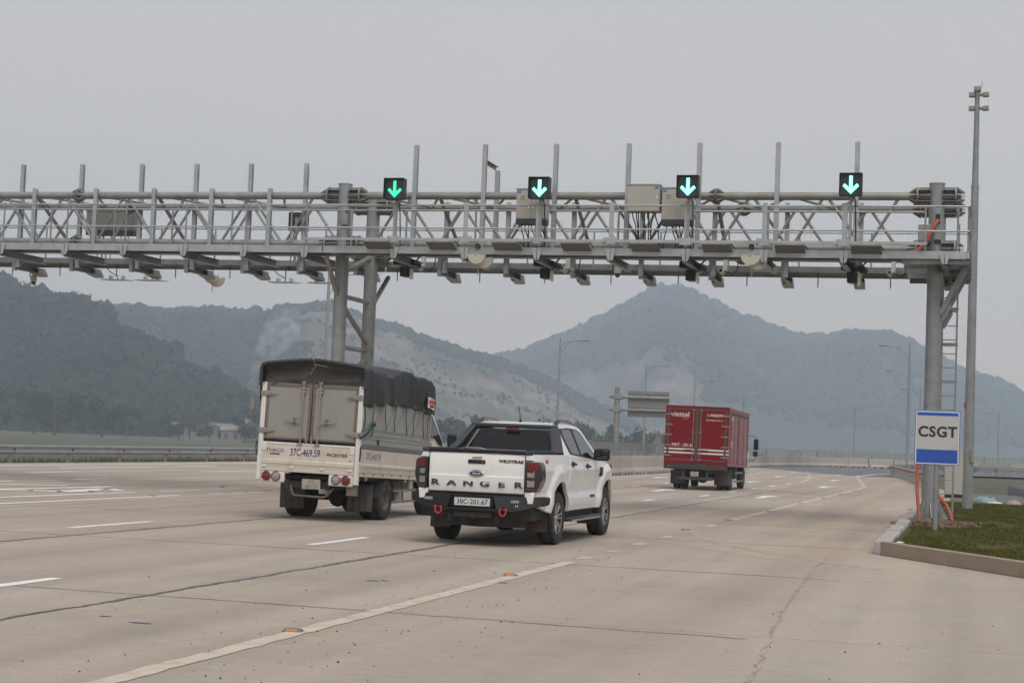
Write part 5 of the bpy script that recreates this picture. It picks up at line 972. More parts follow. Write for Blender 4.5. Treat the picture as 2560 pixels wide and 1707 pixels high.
MB().tube([(-.9, 1.75, .40), (.9, 1.75, .40)], .06, 8).obj('rear_axle', UNDER, rt); MB().ell((0, 1.75, .42), (.2, .22, .2)).obj('differential', UNDER, rt); MB().bx(-.5, .3, 3.0, 4.6, .34, .7).obj('gearbox', UNDER, rt, bevel=.08)
CR = mat('cab_white', (.6, .6, .59), .35, 0, .03, 2, coat=.4); q = MB(); cp = [(5.62, .55), (5.62, 2.05), (5.75, 2.16), (6.2, 2.15), (6.62, 1.55), (6.80, 1.30), (6.84, .55)]; q.prism(cp, 'x', -.97, .97); q.obj('cab', CR, rt, bevel=.05, seg=3)
for s in (-1, 1): q = MB(); q.prism(rounded([(5.75, 1.42), (5.76, 1.98), (6.16, 1.99), (6.52, 1.48), (6.45, 1.38)], .05), 'x', *sorted((s * .968, s * .975))); q.obj('side_window', GLASS, rt)
q = MB(); q.add([(-.86, 6.235, 2.12), (.86, 6.235, 2.12), (.88, 6.635, 1.56), (-.88, 6.635, 1.56)], [(0, 1, 2, 3)]); q.obj('windscreen', GLASS, rt, smooth=0)
# ------------------------------------------------------------------ grass island with kerbs on the right
SOIL = mat('island_soil', (.10, .078, .036), .95, 0, .25, 1.5, world=True, mottle=[((.075, .080, .020), .9, 1.1, .36, .52), ((.17, .115, .055), .8, .5, .58, .70)], bump=.5, bscale=25, spec=.1)
isl = [(-1.22, 26.55), (.72, 23.25), (6, 14.2), (12, 14.2), (12, 60), (1.5, 60), (-.9, 62), (-1.22, 48)]
def iz(x, y): return .135 + .03 * fbm(x * .6, y * .3) + (.0 if y < 50 else -.012 * (y - 50))
b = MB(); xs_ = [-1.25 + i * .25 for i in range(12)] + [2, 3, 5, 8, 12]; ys_ = [14.5 + i * .5 for i in range(91)]
def inside(x, y): return y <= 60 and x >= -1.22 and (y >= 26.5 or (x + 1.22) * 3.3 / 1.94 >= (26.55 - y))
idx = {}; vs = []; fs = []
for j, y in enumerate(ys_):
    for i, x in enumerate(xs_):
        yl = 26.55 - (x + 1.22) * 3.3 / 1.94; yy = max(y, yl + .02) if x < 6.1 else max(y, 14.5)
        idx[i, j] = len(vs); vs.append((x, yy, iz(x, yy)))
for j in range(len(ys_) - 1):
    for i in range(len(xs_) - 1):
        q = (idx[i, j], idx[i + 1, j], idx[i + 1, j + 1], idx[i, j + 1])
        if vs[q[3]][1] - vs[q[0]][1] > .01 or vs[q[2]][1] - vs[q[1]][1] > .01: fs.append(q)
b.add(vs, fs); struct(b.obj('grass_island', SOIL, smooth=60))
# blades
BLADE = mat('grass_blade', (.082, .090, .012), .8, 0, .35, .9, world=True, mottle=[((.105, .075, .024), .85, .7, .48, .62), ((.10, .08, .022), .7, 6., .52, .62)], spec=.1)
nb = 52000; rg = np.random.default_rng(3); V = []; 
px = -1.15 + 4.3 * rg.random(nb); py = 22.5 + 33 * rg.random(nb) ** 1.35
ok = (py > 26.7 - (px + 1.22) * 3.3 / 1.94); px, py = px[ok], py[ok]
dens = np.array([fbm(a * .9, c * .45, 2.) for a, c in zip(px, py)])
near = np.hypot(px + .9, (py - 37.0) / 1.6) < .85
ok = ((dens + rg.normal(0, .16, len(dens))) > -.5) & ~near; px, py = px[ok], py[ok]; n = len(px)
hgt = .022 + .028 * rg.random(n); ang = rg.random(n) * 6.283; wd = .007 + .007 * rg.random(n); ln = (rg.random((n, 2)) - .5) * .04
z0 = np.array([iz(a, c) for a, c in zip(px, py)]) - .004
v = np.zeros((n, 3, 3)); v[:, 0, 0] = px - np.cos(ang) * wd; v[:, 0, 1] = py - np.sin(ang) * wd; v[:, 1, 0] = px + np.cos(ang) * wd; v[:, 1, 1] = py + np.sin(ang) * wd; v[:, 2, 0] = px + ln[:, 0]; v[:, 2, 1] = py + ln[:, 1]
v[:, 0, 2] = z0; v[:, 1, 2] = z0; v[:, 2, 2] = z0 + hgt
def raw_mesh(name, verts, faces, m, smooth=False):
    me = bpy.data.meshes.new(name); nv = len(verts); k = faces.shape[1]; nf = len(faces)
    me.vertices.add(nv); me.vertices.foreach_set('co', np.ascontiguousarray(verts, dtype=np.float32).ravel())
    me.loops.add(nf * k); me.loops.foreach_set('vertex_index', np.ascontiguousarray(faces, dtype=np.int32).ravel())
    me.polygons.add(nf); me.polygons.foreach_set('loop_start', np.arange(nf, dtype=np.int32) * k)
    if smooth: me.polygons.foreach_set('use_smooth', np.ones(nf, dtype=bool))
    me.materials.append(m); me.update(calc_edges=True); me.validate(); return me
tag(put('lawn', raw_mesh('lawn', v.reshape(-1, 3), np.arange(n * 3).reshape(-1, 3), BLADE)), 'short patchy lawn growing on the kerbed island', 'grass', kind='stuff')
# kerbs: a cast front kerb and single stones along the road side
KC = mat('kerb_concrete', (.31, .25, .19), .85, 0, .07, 2, dirt=((.19, .145, .10), .3, 3), bump=.2, bscale=40); KS = mat('kerb_stone', (.40, .375, .34), .85, 0, .08, 2, dirt=((.26, .22, .17), .3, 4), bump=.2, bscale=40)
kerb = struct(bpy.data.objects.new('kerb', None)); COL.objects.link(kerb)
d = Vector((1.94, -3.30, 0)).normalized(); p0 = Vector((-1.38, 26.42, 0)); nrm = Vector((-d.y, d.x, 0)) * -1
if nrm.y > 0: nrm = -nrm
k = 0.
for L in (2.0, 2.0, 2.0, 2.0, 2.0, 2.0):
    a, c = p0 + d * k, p0 + d * (k + L - .004); inn = -nrm * .16
    MB().add([a, c, c + inn, a + inn] + [q + Vector((0, 0, .205)) for q in (a, c, c + inn, a + inn)], [(0, 1, 2, 3), (7, 6, 5, 4), (0, 4, 5, 1), (1, 5, 6, 2), (2, 6, 7, 3), (3, 7, 4, 0)]).obj('kerb_stone', KC, kerb, bevel=.012); k += L
y = 26.62; i = 0
while y < 60:
    L = .55 if y < 34 else .8; j = rnd.uniform(-.018, .018)
    MB().bx(-.12, .12, 0, L - .02, 0, .19 + rnd.uniform(-.012, .008)).obj('kerb_stone', KS, kerb, bevel=.01, loc=(-1.36 - .0045 * (y - 26) + j, y, 0), rot=(rnd.uniform(-.01, .01), rnd.uniform(-.02, .02), rnd.uniform(-.025, .025))); y += L
# heap of earth and broken brick round the column foot
DIRT = mat('loose_earth', (.15, .095, .062), .95, 0, .3, 6, world=True, bump=.6, bscale=30, mottle=[((.26, .19, .14), .8, 7, .52, .66)])
b = MB(); rows = []
for i in range(15):
    r_ = i / 14; rows.append([(-.88 + .95 * r_ * math.cos(t) + .12 * r_, 36.2 + 2.0 * r_ * math.sin(t), .11 + .10 * (1 - r_) ** .7 * (1 + .8 * fbm(math.cos(t) * 2, math.sin(t) * 2, r_ * 3)) + .03 * fbm(r_ * 9 * math.cos(t), r_ * 9 * math.sin(t))) for t in [2 * math.pi * k / 40 for k in range(41)]])
b.grid(rows); struct(b.obj('soil_heap', DIRT, smooth=40))
rb = MB()
for i in range(130):
    x, y = -.88 + rnd.gauss(0, .42), 35.9 + rnd.gauss(0, .8); s = rnd.uniform(.015, .05)
    if x < -1.2: continue
    rb.bx(-s, s, -s * .7, s * .7, -s * .4, s * .5, Matrix.Translation((x, y, .17)) @ Euler((rnd.random() * 2, rnd.random() * 2, rnd.random() * 6)).to_matrix().to_4x4())
tag(rb.obj('rubble', DIRT, smooth=0), 'broken brick and clods at the right column foot', 'rubble', kind='stuff')
def litter(x, y, z, r, col, label, name='litter', flat=.35, seed=0):
    b = MB(); rows = []
    for i in range(9):
        a = math.pi / 2 * i / 8; rows.append([(r * math.cos(a) * math.cos(t) * (1 + .3 * fbm(math.cos(t), math.sin(t), seed)), r * math.cos(a) * math.sin(t) * (1 + .3 * fbm(math.cos(t), math.sin(t), seed + 5)), r * flat * math.sin(a) * (1 + .5 * fbm(a * 2, t, seed))) for t in [2 * math.pi * k / 20 for k in range(21)]])
    b.grid(rows); o = b.obj(name, mat('litter_%s' % name, col, .6, 0, .15, 8), smooth=40); o.location = (x, y, z); return tag(o, label, 'litter')
litter(.27, 58.3, .05, .36, (.20, .30, .32), 'pale blue plastic bag dumped at the lawn edge', 'plastic_bag', .55, 3); litter(.55, 57.9, .04, .26, (.62, .62, .60), 'white crumpled sheet beside the blue bag', 'crumpled_sheet', .2, 8)
litter(1.15, 57.5, .04, .22, (.40, .28, .23), 'pinkish lump of rubble right of the white sheet', 'rubble_lump', .6, 12); litter(-1.12, 27.0, .17, .06, (.6, .6, .6), 'white scrap on the grass behind the kerb corner', 'paper_scrap', .3, 2); litter(-2.35, 48.5, .0, .05, (.5, .53, .56), 'pale scrap on the road near the kerb', 'paper_piece', .4, 5)

# ------------------------------------------------------------------ sign, mast, conduits, field cabinet
BLUE = mat('sign_blue', (.018, .085, .42), .45, 0, .04, 3); SIGNW = mat('sign_white', (.50, .50, .485), .5, 0, .03, 3)
sg = thing('road_sign', 'white and blue sign lettered CSGT in front of the right column', 'sign', (-.735, 32.85, .12), (0, 0, R(4)))
tube('post', (0, .04, -.1), (0, .04, 1.45), .045, GALV, 14, sg); pn = MB().bx(-.405, .405, -.012, .0, 1.225, 2.225).obj('panel', BLUE, sg, bevel=.004)
MB().bx(-.393, .393, -.0145, -.0125, 1.237, 2.213).obj('border', WHITE, pn); MB().bx(-.372, .372, -.0172, -.0150, 1.258, 2.192).obj('field', BLUE, pn); MB().bx(-.368, .368, -.0200, -.0176, 1.505, 2.130).obj('white_field', SIGNW, pn)
text('lettering', 'CSGT', INK, pn, (0, -.0208, 1.825), REAR, .27, 1.0, .0005, bold=.009, space=1.06)
for z in (1.42, 2.0): MB().bx(-.2, .2, .0, .02, z - .02, z + .02).obj('clamp', GALV, sg)
ms = thing('camera_mast', 'tall tapering steel mast with stacked floodlights right of the gantry', 'mast', (-.245, 48.0, .1)); ms.scale = (1, 1, 1.012)
MB().tube([(0, 0, 0), (0, 0, 3.2), (0, 0, 6.9), (0, 0, 8.65)], [.140, .127, .108, .100], 16).obj('pole', GALV, ms); MB().tube([(0, 0, 8.62), (0, 0, 11.2)], [.088, .062], 16).obj('upper_pole', GALV, ms); MB().lathe([(.10, 8.60), (.112, 8.60), (.112, 8.66), (.085, 8.66)], 16, 'z').obj('collar', GALV, ms)
for z in (10.75, 11.12):
    MB().beam((-.14, .05, z + .03), (.28, -.10, z - .05), .06, .08).obj('cross_arm', GALV2, ms)
    for x, q in ((-.13, .06), (.24, -.10)): MB().bx(x - .09, x + .07, q - .12, q + .06, z - .07 - .08 * x, z + .05 - .08 * x).obj('floodlight', LOCK, ms, bevel=.015)
MB().bx(-.09, .10, -.1, .1, 11.2, 11.34).obj('head_box', LOCK, ms, bevel=.02); tube('lightning_rod', (.12, 0, 11.3), (.12, 0, 11.52), .008, GALV, 6, ms); MB().bx(.05, .13, -.16, -.11, 1.25, 1.6).obj('hand_hole', GALV2, ms); MB().bx(-.15, -.125, -.1, .0, 2.7, 2.82).obj('red_tag', mat('red_tag', (.5, .05, .04), .6), ms)
def conduit(pts, r, label): return tag(MB().tube(pts, r, 12).obj('cable_conduit', ORANGE), label, 'conduit')
conduit([(-1.10, 36.35, .08), (-1.15, 36.45, .35), (-1.20, 36.6, .8), (-1.20, 36.72, 1.3), (-1.16, 36.82, 1.75), (-1.10, 36.9, 2.0)], .034, 'orange conduit curving up the left side of the right column')
conduit([(-.82, 36.95, .75), (-.74, 36.8, .66), (-.60, 36.65, .50), (-.50, 36.5, .28), (-.46, 36.45, .08)], .034, 'orange conduit arching from column foot into the lawn')
fc = thing('roadside_cabinet', 'tall beige roadside cabinet on black plinth behind the right column', 'cabinet', (-.80, 64.3, .02)); MB().bx(-.34, .34, -.25, .25, .12, 1.62).obj('body', BEIGE, fc, bevel=.015); MB().bx(-.35, .35, -.26, .26, 1.6205, 1.66).obj('top_cover', BEIGE, fc, bevel=.01); MB().bx(-.33, .33, -.24, .24, 0, .119).obj('plinth', BLACK, fc); MB().bx(-.31, .31, -.262, -.252, .15, 1.58).obj('door', BEIGE, fc, bevel=.004)
MB().bx(-1.6, .5, 63.4, 65.2, -.15, .02).obj('cabinet_footing', KC)['kind'] = 'structure'

# ------------------------------------------------------------------ weeds on the far verge
nw = 9000; wx = -33.2 - 1.3 * rg.random(nw); wy = 30 + 90 * rg.random(nw); hh = .12 + .30 * rg.random(nw) * (.6 + .8 * np.array([abs(fbm(.15 * a, 3.)) for a in wy])); a_ = rg.random(nw) * 6.283; sp = (rg.random((nw, 2)) - .5) * .3
v = np.zeros((nw, 3, 3)); v[:, 0, 0] = wx - .03 * np.cos(a_); v[:, 0, 1] = wy - .03 * np.sin(a_); v[:, 1, 0] = wx + .03 * np.cos(a_); v[:, 1, 1] = wy + .03 * np.sin(a_); v[:, 2, 0] = wx + sp[:, 0]; v[:, 2, 1] = wy + sp[:, 1]; v[:, :2, 2] = -.35; v[:, 2, 2] = -.14 + hh
tag(put('weeds', raw_mesh('weeds', v.reshape(-1, 3), np.arange(nw * 3).reshape(-1, 3), mat('dry_weeds', (.11, .085, .05), .9, 0, .3, .3, world=True, mottle=[((.06, .07, .025), .9, .25, .48, .60)]))), 'dry brown weeds along the foot of the left guard rail', 'weeds', kind='stuff')
# ------------------------------------------------------------------ guard rails
ORF = mat('orange_reflector', (.62, .17, .03), .4); RRF = mat('red_reflector', (.34, .02, .03), .4)
def along(pts, step, start=0.):
    out = []; dleft = start
    for (x0, y0), (x1, y1) in zip(pts[:-1], pts[1:]):
        L = math.hypot(x1 - x0, y1 - y0); a = math.atan2(y1 - y0, x1 - x0)
        while dleft <= L: t = dleft / L; out.append((x0 + (x1 - x0) * t, y0 + (y1 - y0) * t, a)); dleft += step
        dleft -= L
    return out
def smooth_poly(pts, step=2.):
    P = [Vector(p) for p in pts]; out = []
    for i in range(len(P) - 1):
        a, b_, c, d_ = P[max(0, i - 1)], P[i], P[i + 1], P[min(len(P) - 1, i + 2)]; n = max(1, int((c - b_).length / step))
        for j in range(n):
            t = j / n; out.append(tuple(.5 * ((2 * b_) + (c - a) * t + (2 * a - 5 * b_ + 4 * c - d_) * t * t + (3 * b_ - a - 3 * c + d_) * t ** 3)))
    return out + [tuple(P[-1])]
WB = [(0, -.155), (.045, -.125), (.045, -.085), (.0, -.03), (.0, .03), (.045, .085), (.045, .125), (0, .155)]
def guardrail(name, label, pts, side, zc, post_step, refl, rstep, zb=-.1, post_side=1):
    t = thing(name, label, 'guard rail'); P = smooth_poly(pts); rows = []
    for i, p in enumerate(P):
        q0, q1 = P[max(0, i - 1)], P[min(len(P) - 1, i + 1)]; dd = Vector((q1[0] - q0[0], q1[1] - q0[1])).normalized(); nn = Vector((dd.y, -dd.x)) * side
        rows.append([(p[0] + nn.x * o, p[1] + nn.y * o, zc + z) for o, z in WB])
    rl = MB().grid(rows).obj('rail_beam', GALV, t, smooth=60); m = rl.modifiers.new('s', 'SOLIDIFY'); m.thickness = .006
    pm = None
    for x, y, a in along(P, post_step, .5):
        if pm is None: pm = MB().tube([(0, 0, zb), (0, 0, zc + .16)], .062, 10).mesh('post', GALV)
        nn = Vector((math.sin(a), -math.cos(a))) * side; put('post', pm, t, loc=(x - nn.x * .10, y - nn.y * .10, 0))
    rm = MB().bx(-.045, .045, -.012, .012, -.045, .045).mesh('reflector', refl)
    for x, y, a in along(P, rstep, .6):
        nn = Vector((math.sin(a), -math.cos(a))) * side; put('reflector', rm, t, loc=(x + nn.x * .03, y + nn.y * .03, zc), rot=(0, 0, a + math.pi / 2))
    return t
guardrail('guard_rail', 'long galvanised guard rail with red reflectors along the far left shoulder', [(-32.5, 25), (-32.5, 60), (-32.6, 90), (-32.7, 118)], 1, .46, 4.0, RRF, 4.0)
guardrail('guard_rail', 'curved guard rail with orange reflectors behind the right column', RG[:-3], -1, .58, 2.0, ORF, 2.0)
# slatted steel railing round the outside of the bend
rl = thing('slatted_railing', 'grey slatted steel railing around the outside of the far bend', 'railing'); P = smooth_poly([(-32.7, 119)] + OUT[2:], 2.)
for z, r_ in ((1.50, .035), (.10, .03)): MB().tube([(x, y, z) for x, y in P], r_, 6).obj('rail', GALV2, rl)
pm = MB().bx(-.04, .04, -.04, .04, -.15, 1.53).mesh('post', GALV2)
for x, y, a in along(P, 3.): put('post', pm, rl, loc=(x, y, 0), rot=(0, 0, a))
sm = MB().bx(-.055, .055, -.010, .010, .12, 1.48).mesh('slat', GALV2); SL = along(P, .24)
for x, y, a in SL[:300]: put('slat', sm, rl, loc=(x, y, 0), rot=(0, 0, a))
b = MB()
for x, y, a in SL[300:]: b.bx(-.055, .055, -.010, .010, .12, 1.48, Matrix.Translation((x, y, 0)) @ Matrix.Rotation(a, 4, 'Z'))
if b.v: b.obj('slats_far', GALV2, rl)['kind'] = 'stuff'
# precast barrier blocks
BARC = mat('barrier_concrete', (.36, .325, .285), .85, 0, .08, .8, dirt=((.22, .19, .16), .35, 1.2), bump=.2, bscale=20)
_t = BARC.node_tree; _b = _t.nodes['Principled BSDF']; _src = _b.inputs['Base Color'].links[0].from_socket; _oi = _t.nodes.new('ShaderNodeObjectInfo'); _mr = _t.nodes.new('ShaderNodeMapRange'); _mr.inputs[3].default_value = .72; _mr.inputs[4].default_value = 1.12; _t.links.new(_oi.outputs['Random'], _mr.inputs[0]); _vm = _t.nodes.new('ShaderNodeVectorMath'); _vm.operation = 'SCALE'; _t.links.new(_src, _vm.inputs[0]); _t.links.new(_mr.outputs[0], _vm.inputs['Scale']); _t.links.new(_vm.outputs['Vector'], _b.inputs['Base Color'])
prof = [(-.29, .10), (-.29, .18), (-.16, .36), (-.10, .88), (-.085, .90), (.085, .90), (.10, .88), (.16, .36), (.29, .18), (.29, .10)]
bb = MB().prism(prof, 'y', -1.44, 1.44)
for a, c in ((-1.44, -1.05), (-.65, -.25), (.15, .55), (.95, 1.44)): bb.bx(-.288, .288, a, c, 0, .1)
bme = bb.mesh('barrier_block', BARC, 25)
for x, y, a in along(smooth_poly(BAR, 1.5), 2.95):
    o = put('barrier_block', bme, None, .012, (x, y, 0), (0, 0, a - math.pi / 2 + rnd.uniform(-.012, .012))); o.rotation_euler.x = rnd.uniform(-.006, .006); tag(o, 'grey precast concrete barrier block in the row along the median', 'barrier', 'concrete barrier blocks along the median')
b = MB(); 
# ------------------------------------------------------------------ road studs
STB = mat('stud_body', (.17, .16, .15), .6, .2, .15, 8)
def stud(x, y, label, m=ORF, rot=0.):
    t = thing('road_stud', label, 'road stud', (x, y, 0), (0, 0, rot), 'reflective road studs')
    q = MB(); q.add([(-.075, -.055, .004), (.075, -.055, .004), (.075, .055, .004), (-.075, .055, .004), (-.058, -.026, .026), (.058, -.026, .026), (.058, .026, .026), (-.058, .026, .026)], [(4, 5, 6, 7), (0, 1, 5, 4), (1, 2, 6, 5), (2, 3, 7, 6), (3, 0, 4, 7), (3, 2, 1, 0)]); q.obj('body', STB, t, bevel=.004)
    q = MB(); q.add([(-.048, -.0505, .0085), (.048, -.0505, .0085), (.044, -.0305, .0235), (-.044, -.0305, .0235)], [(0, 1, 2, 3)]); q.obj('reflector', m, t, smooth=0)
for i, (x, y) in enumerate(((-4.97, 12.25), (-4.98, 18.57), (-5.05, 30.87), (-5.0, 35.9), (-4.87, 42.0), (-4.8, 49.2), (-4.75, 56.), (-4.7, 62.5), (-4.66, 69), (-4.66, 75))):
    stud(x, y, 'orange road stud on the cream edge line, %s from the camera' % (ORD + ['ninth', 'tenth'])[i])
for (x, y, m, l) in ((-18.66, 34.0, RRF, 'red road stud left of the covered truck, nearer of two'), (-18.55, 40.5, RRF, 'red road stud left of the covered truck, farther of two'), (-16.9, 33.4, ORF, 'orange road stud left of the covered truck, nearer of two'), (-16.83, 39.4, ORF, 'orange road stud left of the covered truck, farther of two'), (-1.72, 42.9, ORF, 'loose orange stud by the kerb stones, nearer of two'), (-1.78, 48.3, ORF, 'loose orange stud by the kerb stones, farther of two')): stud(x, y, l, m)

# ------------------------------------------------------------------ street lamps
LAMPM = mat('lamp_grey', (.30, .31, .315), .5, .3, .06, 3)
def make_lamp():
    t = thing('street_lamp', '', 'street lamp'); MB().tube([(0, 0, -.2), (0, 0, 8.6), (0, 0, 10.4)], [.12, .085, .065], 10).obj('pole', LAMPM, t); MB().bx(-.22, .22, -.22, .22, -.2, .05).obj('base', LAMPM, t)
    MB().tube([(0, 0, 9.6), (.35, 0, 9.95), (.9, 0, 10.12), (1.7, 0, 10.20)], .034, 6).obj('arm', LAMPM, t); MB().tube([(0, 0, 8.9), (.2, 0, 9.35), (.6, 0, 9.8), (1.1, 0, 10.10)], .026, 6).obj('arm_brace', LAMPM, t)
    MB().bx(1.65, 2.45, -.15, .15, 10.14, 10.25).obj('lamp_head', LAMPM, t, bevel=.04); MB().bx(1.95, 2.38, -.11, .11, 10.128, 10.1395).obj('lens', CLEAR_L, t); return t
lamp0 = make_lamp(); first = True
for x, y, z, rz, lab in ((-34.0, 140, -.3, 0, 'tall street lamp right of the covered truck, nearest of the left row'), (-34.6, 182, -.3, 0, 'street lamp behind the roadside sign back, second of the left row'), (-34.6, 215, -.5, 0, 'street lamp rising behind the red truck, left of two'), (-33.0, 250, -1.2, 0, 'street lamp rising behind the red truck, right of two'), (-19.3, 282, -1.5, 0, 'lone street lamp between red truck and right column'), (-5.5, 142, .0, math.pi, 'street lamp left of the right column, tallest of three'), (-6.9, 181, -.2, math.pi, 'street lamp left of the right column, middle of three'), (-6.9, 214, -.8, math.pi, 'street lamp left of the right column, smallest of three'), (3.2, 298, -1.4, math.pi, 'faint street lamp to the right of the tall mast'), (-33.6, 85.6, -.3, 0, 'street lamp pole seen behind the middle gantry column')):
    o = lamp0 if first else clone(lamp0); first = False; o.location = (x, y, z); o.rotation_euler = (0, 0, rz); o['label'] = lab; o['group'] = 'street lamps along the carriageways'

# ------------------------------------------------------------------ back of the cantilever sign, small warning sign
SB = mat('sign_back', (.24, .225, .20), .6, .2, .1, 3)
cs = thing('cantilever_sign', 'overhead road sign seen from behind on a thick post above the red truck', 'sign', (-33.1, 160, -.3)); MB().tube([(0, 0, 0), (0, 0, 7.05)], .27, 16).obj('post', GALV2, cs)
for z in (6.15, 4.95): MB().tube([(-.75, -.05, z), (5.0, -.05, z)], .13, 10).obj('arm', GALV, cs); MB().bx(-.38, .5, -.3, .3, z - .22, z + .22).obj('arm_clamp', GALV, cs, bevel=.04)
pn = MB().bx(1.0, 4.95, .12, .17, 4.3, 6.75).obj('panel', SB, cs)
for z in (4.55, 5.2, 5.85, 6.5): MB().bx(1.02, 4.93, .07, .119, z - .03, z + .03).obj('stiffener', SB, pn)
for x in (1.5, 2.4, 3.3, 4.2): MB().bx(x - .12, x + .12, -.10, .065, 4.80, 5.1).bx(x - .12, x + .12, -.10, .065, 6.0, 6.3).obj('clip', SB, pn)
ts = thing('warning_sign', 'small triangular sign seen from behind on a red and white post', 'sign', (-35.8, 196.8, -1.0)); q = MB(); q.prism([(-.62, 2.55), (.62, 2.55), (0, 3.65)], 'y', -.02, .02); q.obj('panel', SB, ts)
for k in range(6): MB().tube([(0, .06, k * .55), (0, .06, k * .55 + .549)], .06, 8).obj('post_band', WHITE if k % 2 else mat('post_red', (.4, .03, .04), .6), ts)

# ------------------------------------------------------------------ bank, rail and sheet fence beyond the lawn
GRAV = mat('bank_gravel', (.115, .095, .080), .95, 0, .2, .7, world=True, bump=.5, bscale=6, mottle=[((.075, .085, .045), .8, .25, .50, .64)])
b = MB(); b.grid([[(x, y, z) for x, y, z in ((-4.6 + .35 * max(0, 118 - y) * .09, y, -.03), (-2.2, y, -.06), (.5, y, -.30 - .5 * min(1, (146 - y) / 25)), (3, y, -.8 * min(1, (147 - y) / 20) - .05), (8, y, -1.1 * min(1, (147.5 - y) / 20) - .05), (16, y, -1.1 * min(1, (147.5 - y) / 20) - .05))] for y in (118, 124, 130, 136, 141, 145)]); struct(b.obj('embankment', GRAV, smooth=60))
b = MB(); b.grid([[(x, y, z) for x, y, z in ((-1.9, y, -.02), (-.9, y, -.02), (.8, y, -.25), (3, y, -.75), (6, y, -.95), (14, y, -1.0))] for y in (62, 66, 74, 84, 96)]); struct(b.obj('verge', GRAV, smooth=60))
guardrail('guard_rail', 'thin guard rail crossing behind the tall mast at the far ramp', [(-1.5, 139), (0, 141), (6, 146), (14, 148), (30, 148)], -1, .55, 4., ORF, 60.)
SHT = mat('sheet_metal', (.27, .285, .295), .45, .5, .08, 2)
fn = thing('sheet_fence', 'low corrugated metal fence bending across the right edge beyond the lawn', 'fence')
for (a, c) in (((1.35, 80), (1.9, 72)), ((1.9, 72), (2.75, 71)), ((1.6, 84), (4.5, 92))):
    L = math.hypot(c[0] - a[0], c[1] - a[1]); n = max(2, int(L / .42))
    for i in range(n):
        q = MB(); t0, t1 = i / n, (i + .96) / n; p, r_ = Vector((a[0] + (c[0] - a[0]) * t0, a[1] + (c[1] - a[1]) * t0, 0)), Vector((a[0] + (c[0] - a[0]) * t1, a[1] + (c[1] - a[1]) * t1, 0)); nn = Vector((-(r_ - p).y, (r_ - p).x, 0)).normalized()
        rows = [[p.lerp(r_, j / 8) + nn * (.02 if j % 2 else -.02) + Vector((0, 0, z)) for j in range(9)] for z in (-1.0, .28 + rnd.uniform(-.02, .02))]; q.grid(rows); o = q.obj('sheet', SHT, fn, smooth=0)
    for t in (0, 1): MB().tube([(a[0] + (c[0] - a[0]) * t, a[1] + (c[1] - a[1]) * t, -1.), (a[0] + (c[0] - a[0]) * t, a[1] + (c[1] - a[1]) * t, .42)], .04, 8).obj('post', SHT, fn)
# ------------------------------------------------------------------ hills
def hill_mat(name, cols, scar):
    m = mat(name, cols[0], .95, 0, .25, .02, world=True, mottle=[(cols[1], .8, .006, .42, .60), (cols[2], .6, .03, .52, .68)])
    t = m.node_tree; N = t.nodes; L = t.links; b = N['Principled BSDF']; src = b.inputs['Base Color'].links[0].from_socket
    at = N.new('ShaderNodeAttribute'); at.attribute_name = 'scar'; nz = N.new('ShaderNodeTexNoise'); nz.inputs['Scale'].default_value = .03; nz.inputs['Detail'].default_value = 9; nz.inputs['Roughness'].default_value = .72; g_ = N.new('ShaderNodeNewGeometry'); L.new(g_.outputs['Position'], nz.inputs['Vector'])
    ad = N.new('ShaderNodeMath'); ad.operation = 'ADD'; L.new(at.outputs['Fac'], ad.inputs[0]); L.new(nz.outputs['Fac'], ad.inputs[1]); mr = N.new('ShaderNodeMapRange'); mr.inputs[1].default_value = .62; mr.inputs[2].default_value = 1.15; L.new(ad.outputs[0], mr.inputs[0])
    nb2 = N.new('ShaderNodeTexNoise'); nb2.inputs['Scale'].default_value = .024; nb2.inputs['Detail'].default_value = 8; nb2.inputs['Roughness'].default_value = .7; L.new(g_.outputs['Position'], nb2.inputs['Vector']); rb2 = N.new('ShaderNodeMapRange'); rb2.inputs[1].default_value = .40; rb2.inputs[2].default_value = .60; L.new(nb2.outputs['Fac'], rb2.inputs[0])
    sc_ = N.new('ShaderNodeMix'); sc_.data_type = 'RGBA'; L.new(rb2.outputs[0], sc_.inputs[0]); sc_.inputs[6].default_value = (*[c * .30 for c in scar], 1); sc_.inputs[7].default_value = (*[c * 1.75 for c in scar], 1)
    mx = N.new('ShaderNodeMix'); mx.data_type = 'RGBA'; L.new(mr.outputs[0], mx.inputs[0]); L.new(src, mx.inputs[6]); L.new(sc_.outputs[2], mx.inputs[7]); L.new(mx.outputs[2], b.inputs['Base Color']); return m
H1 = [(-1000, 700, 175), (-870, 820, 155), (-754, 869, 133.8), (-665, 876, 111.4), (-587, 871, 94.6), (-529, 849, 79.2), (-490, 825, 70.8), (-451, 802, 61.3), (-431, 790, 55.3), (-406, 770, 45.6), (-387, 757, 37.9), (-368, 744, 31.6), (-350, 730, 25.5), (-333, 717, 19.6), (-319, 706, 14.9), (-307, 695, 9.7), (-296, 684, 5.6), (-284, 673, 1.6), (-270, 660, -2.5)]
H2 = [(-1250, 950, 50), (-960, 1217, 66.6), (-864, 1287, 84.9), (-819, 1316, 93.7), (-772, 1344, 99.1), (-748, 1358, 101.5), (-724, 1371, 104.9), (-690, 1388, 103.5), (-663, 1401, 105.5), (-635, 1414, 104.7), (-607, 1426, 108.2), (-585, 1435, 111.7), (-564, 1444, 113.6), (-545, 1451, 109.8), (-530, 1456, 101.9), (-512, 1463, 96.9), (-489, 1471, 88.1), (-470, 1477, 85.0), (-444, 1485, 79.0), (-425, 1491, 75.1), (-398, 1498, 65.2), (-359, 1508, 49.1), (-321, 1516, 31.0), (-282, 1524, 14.9), (-250, 1530, 0)]
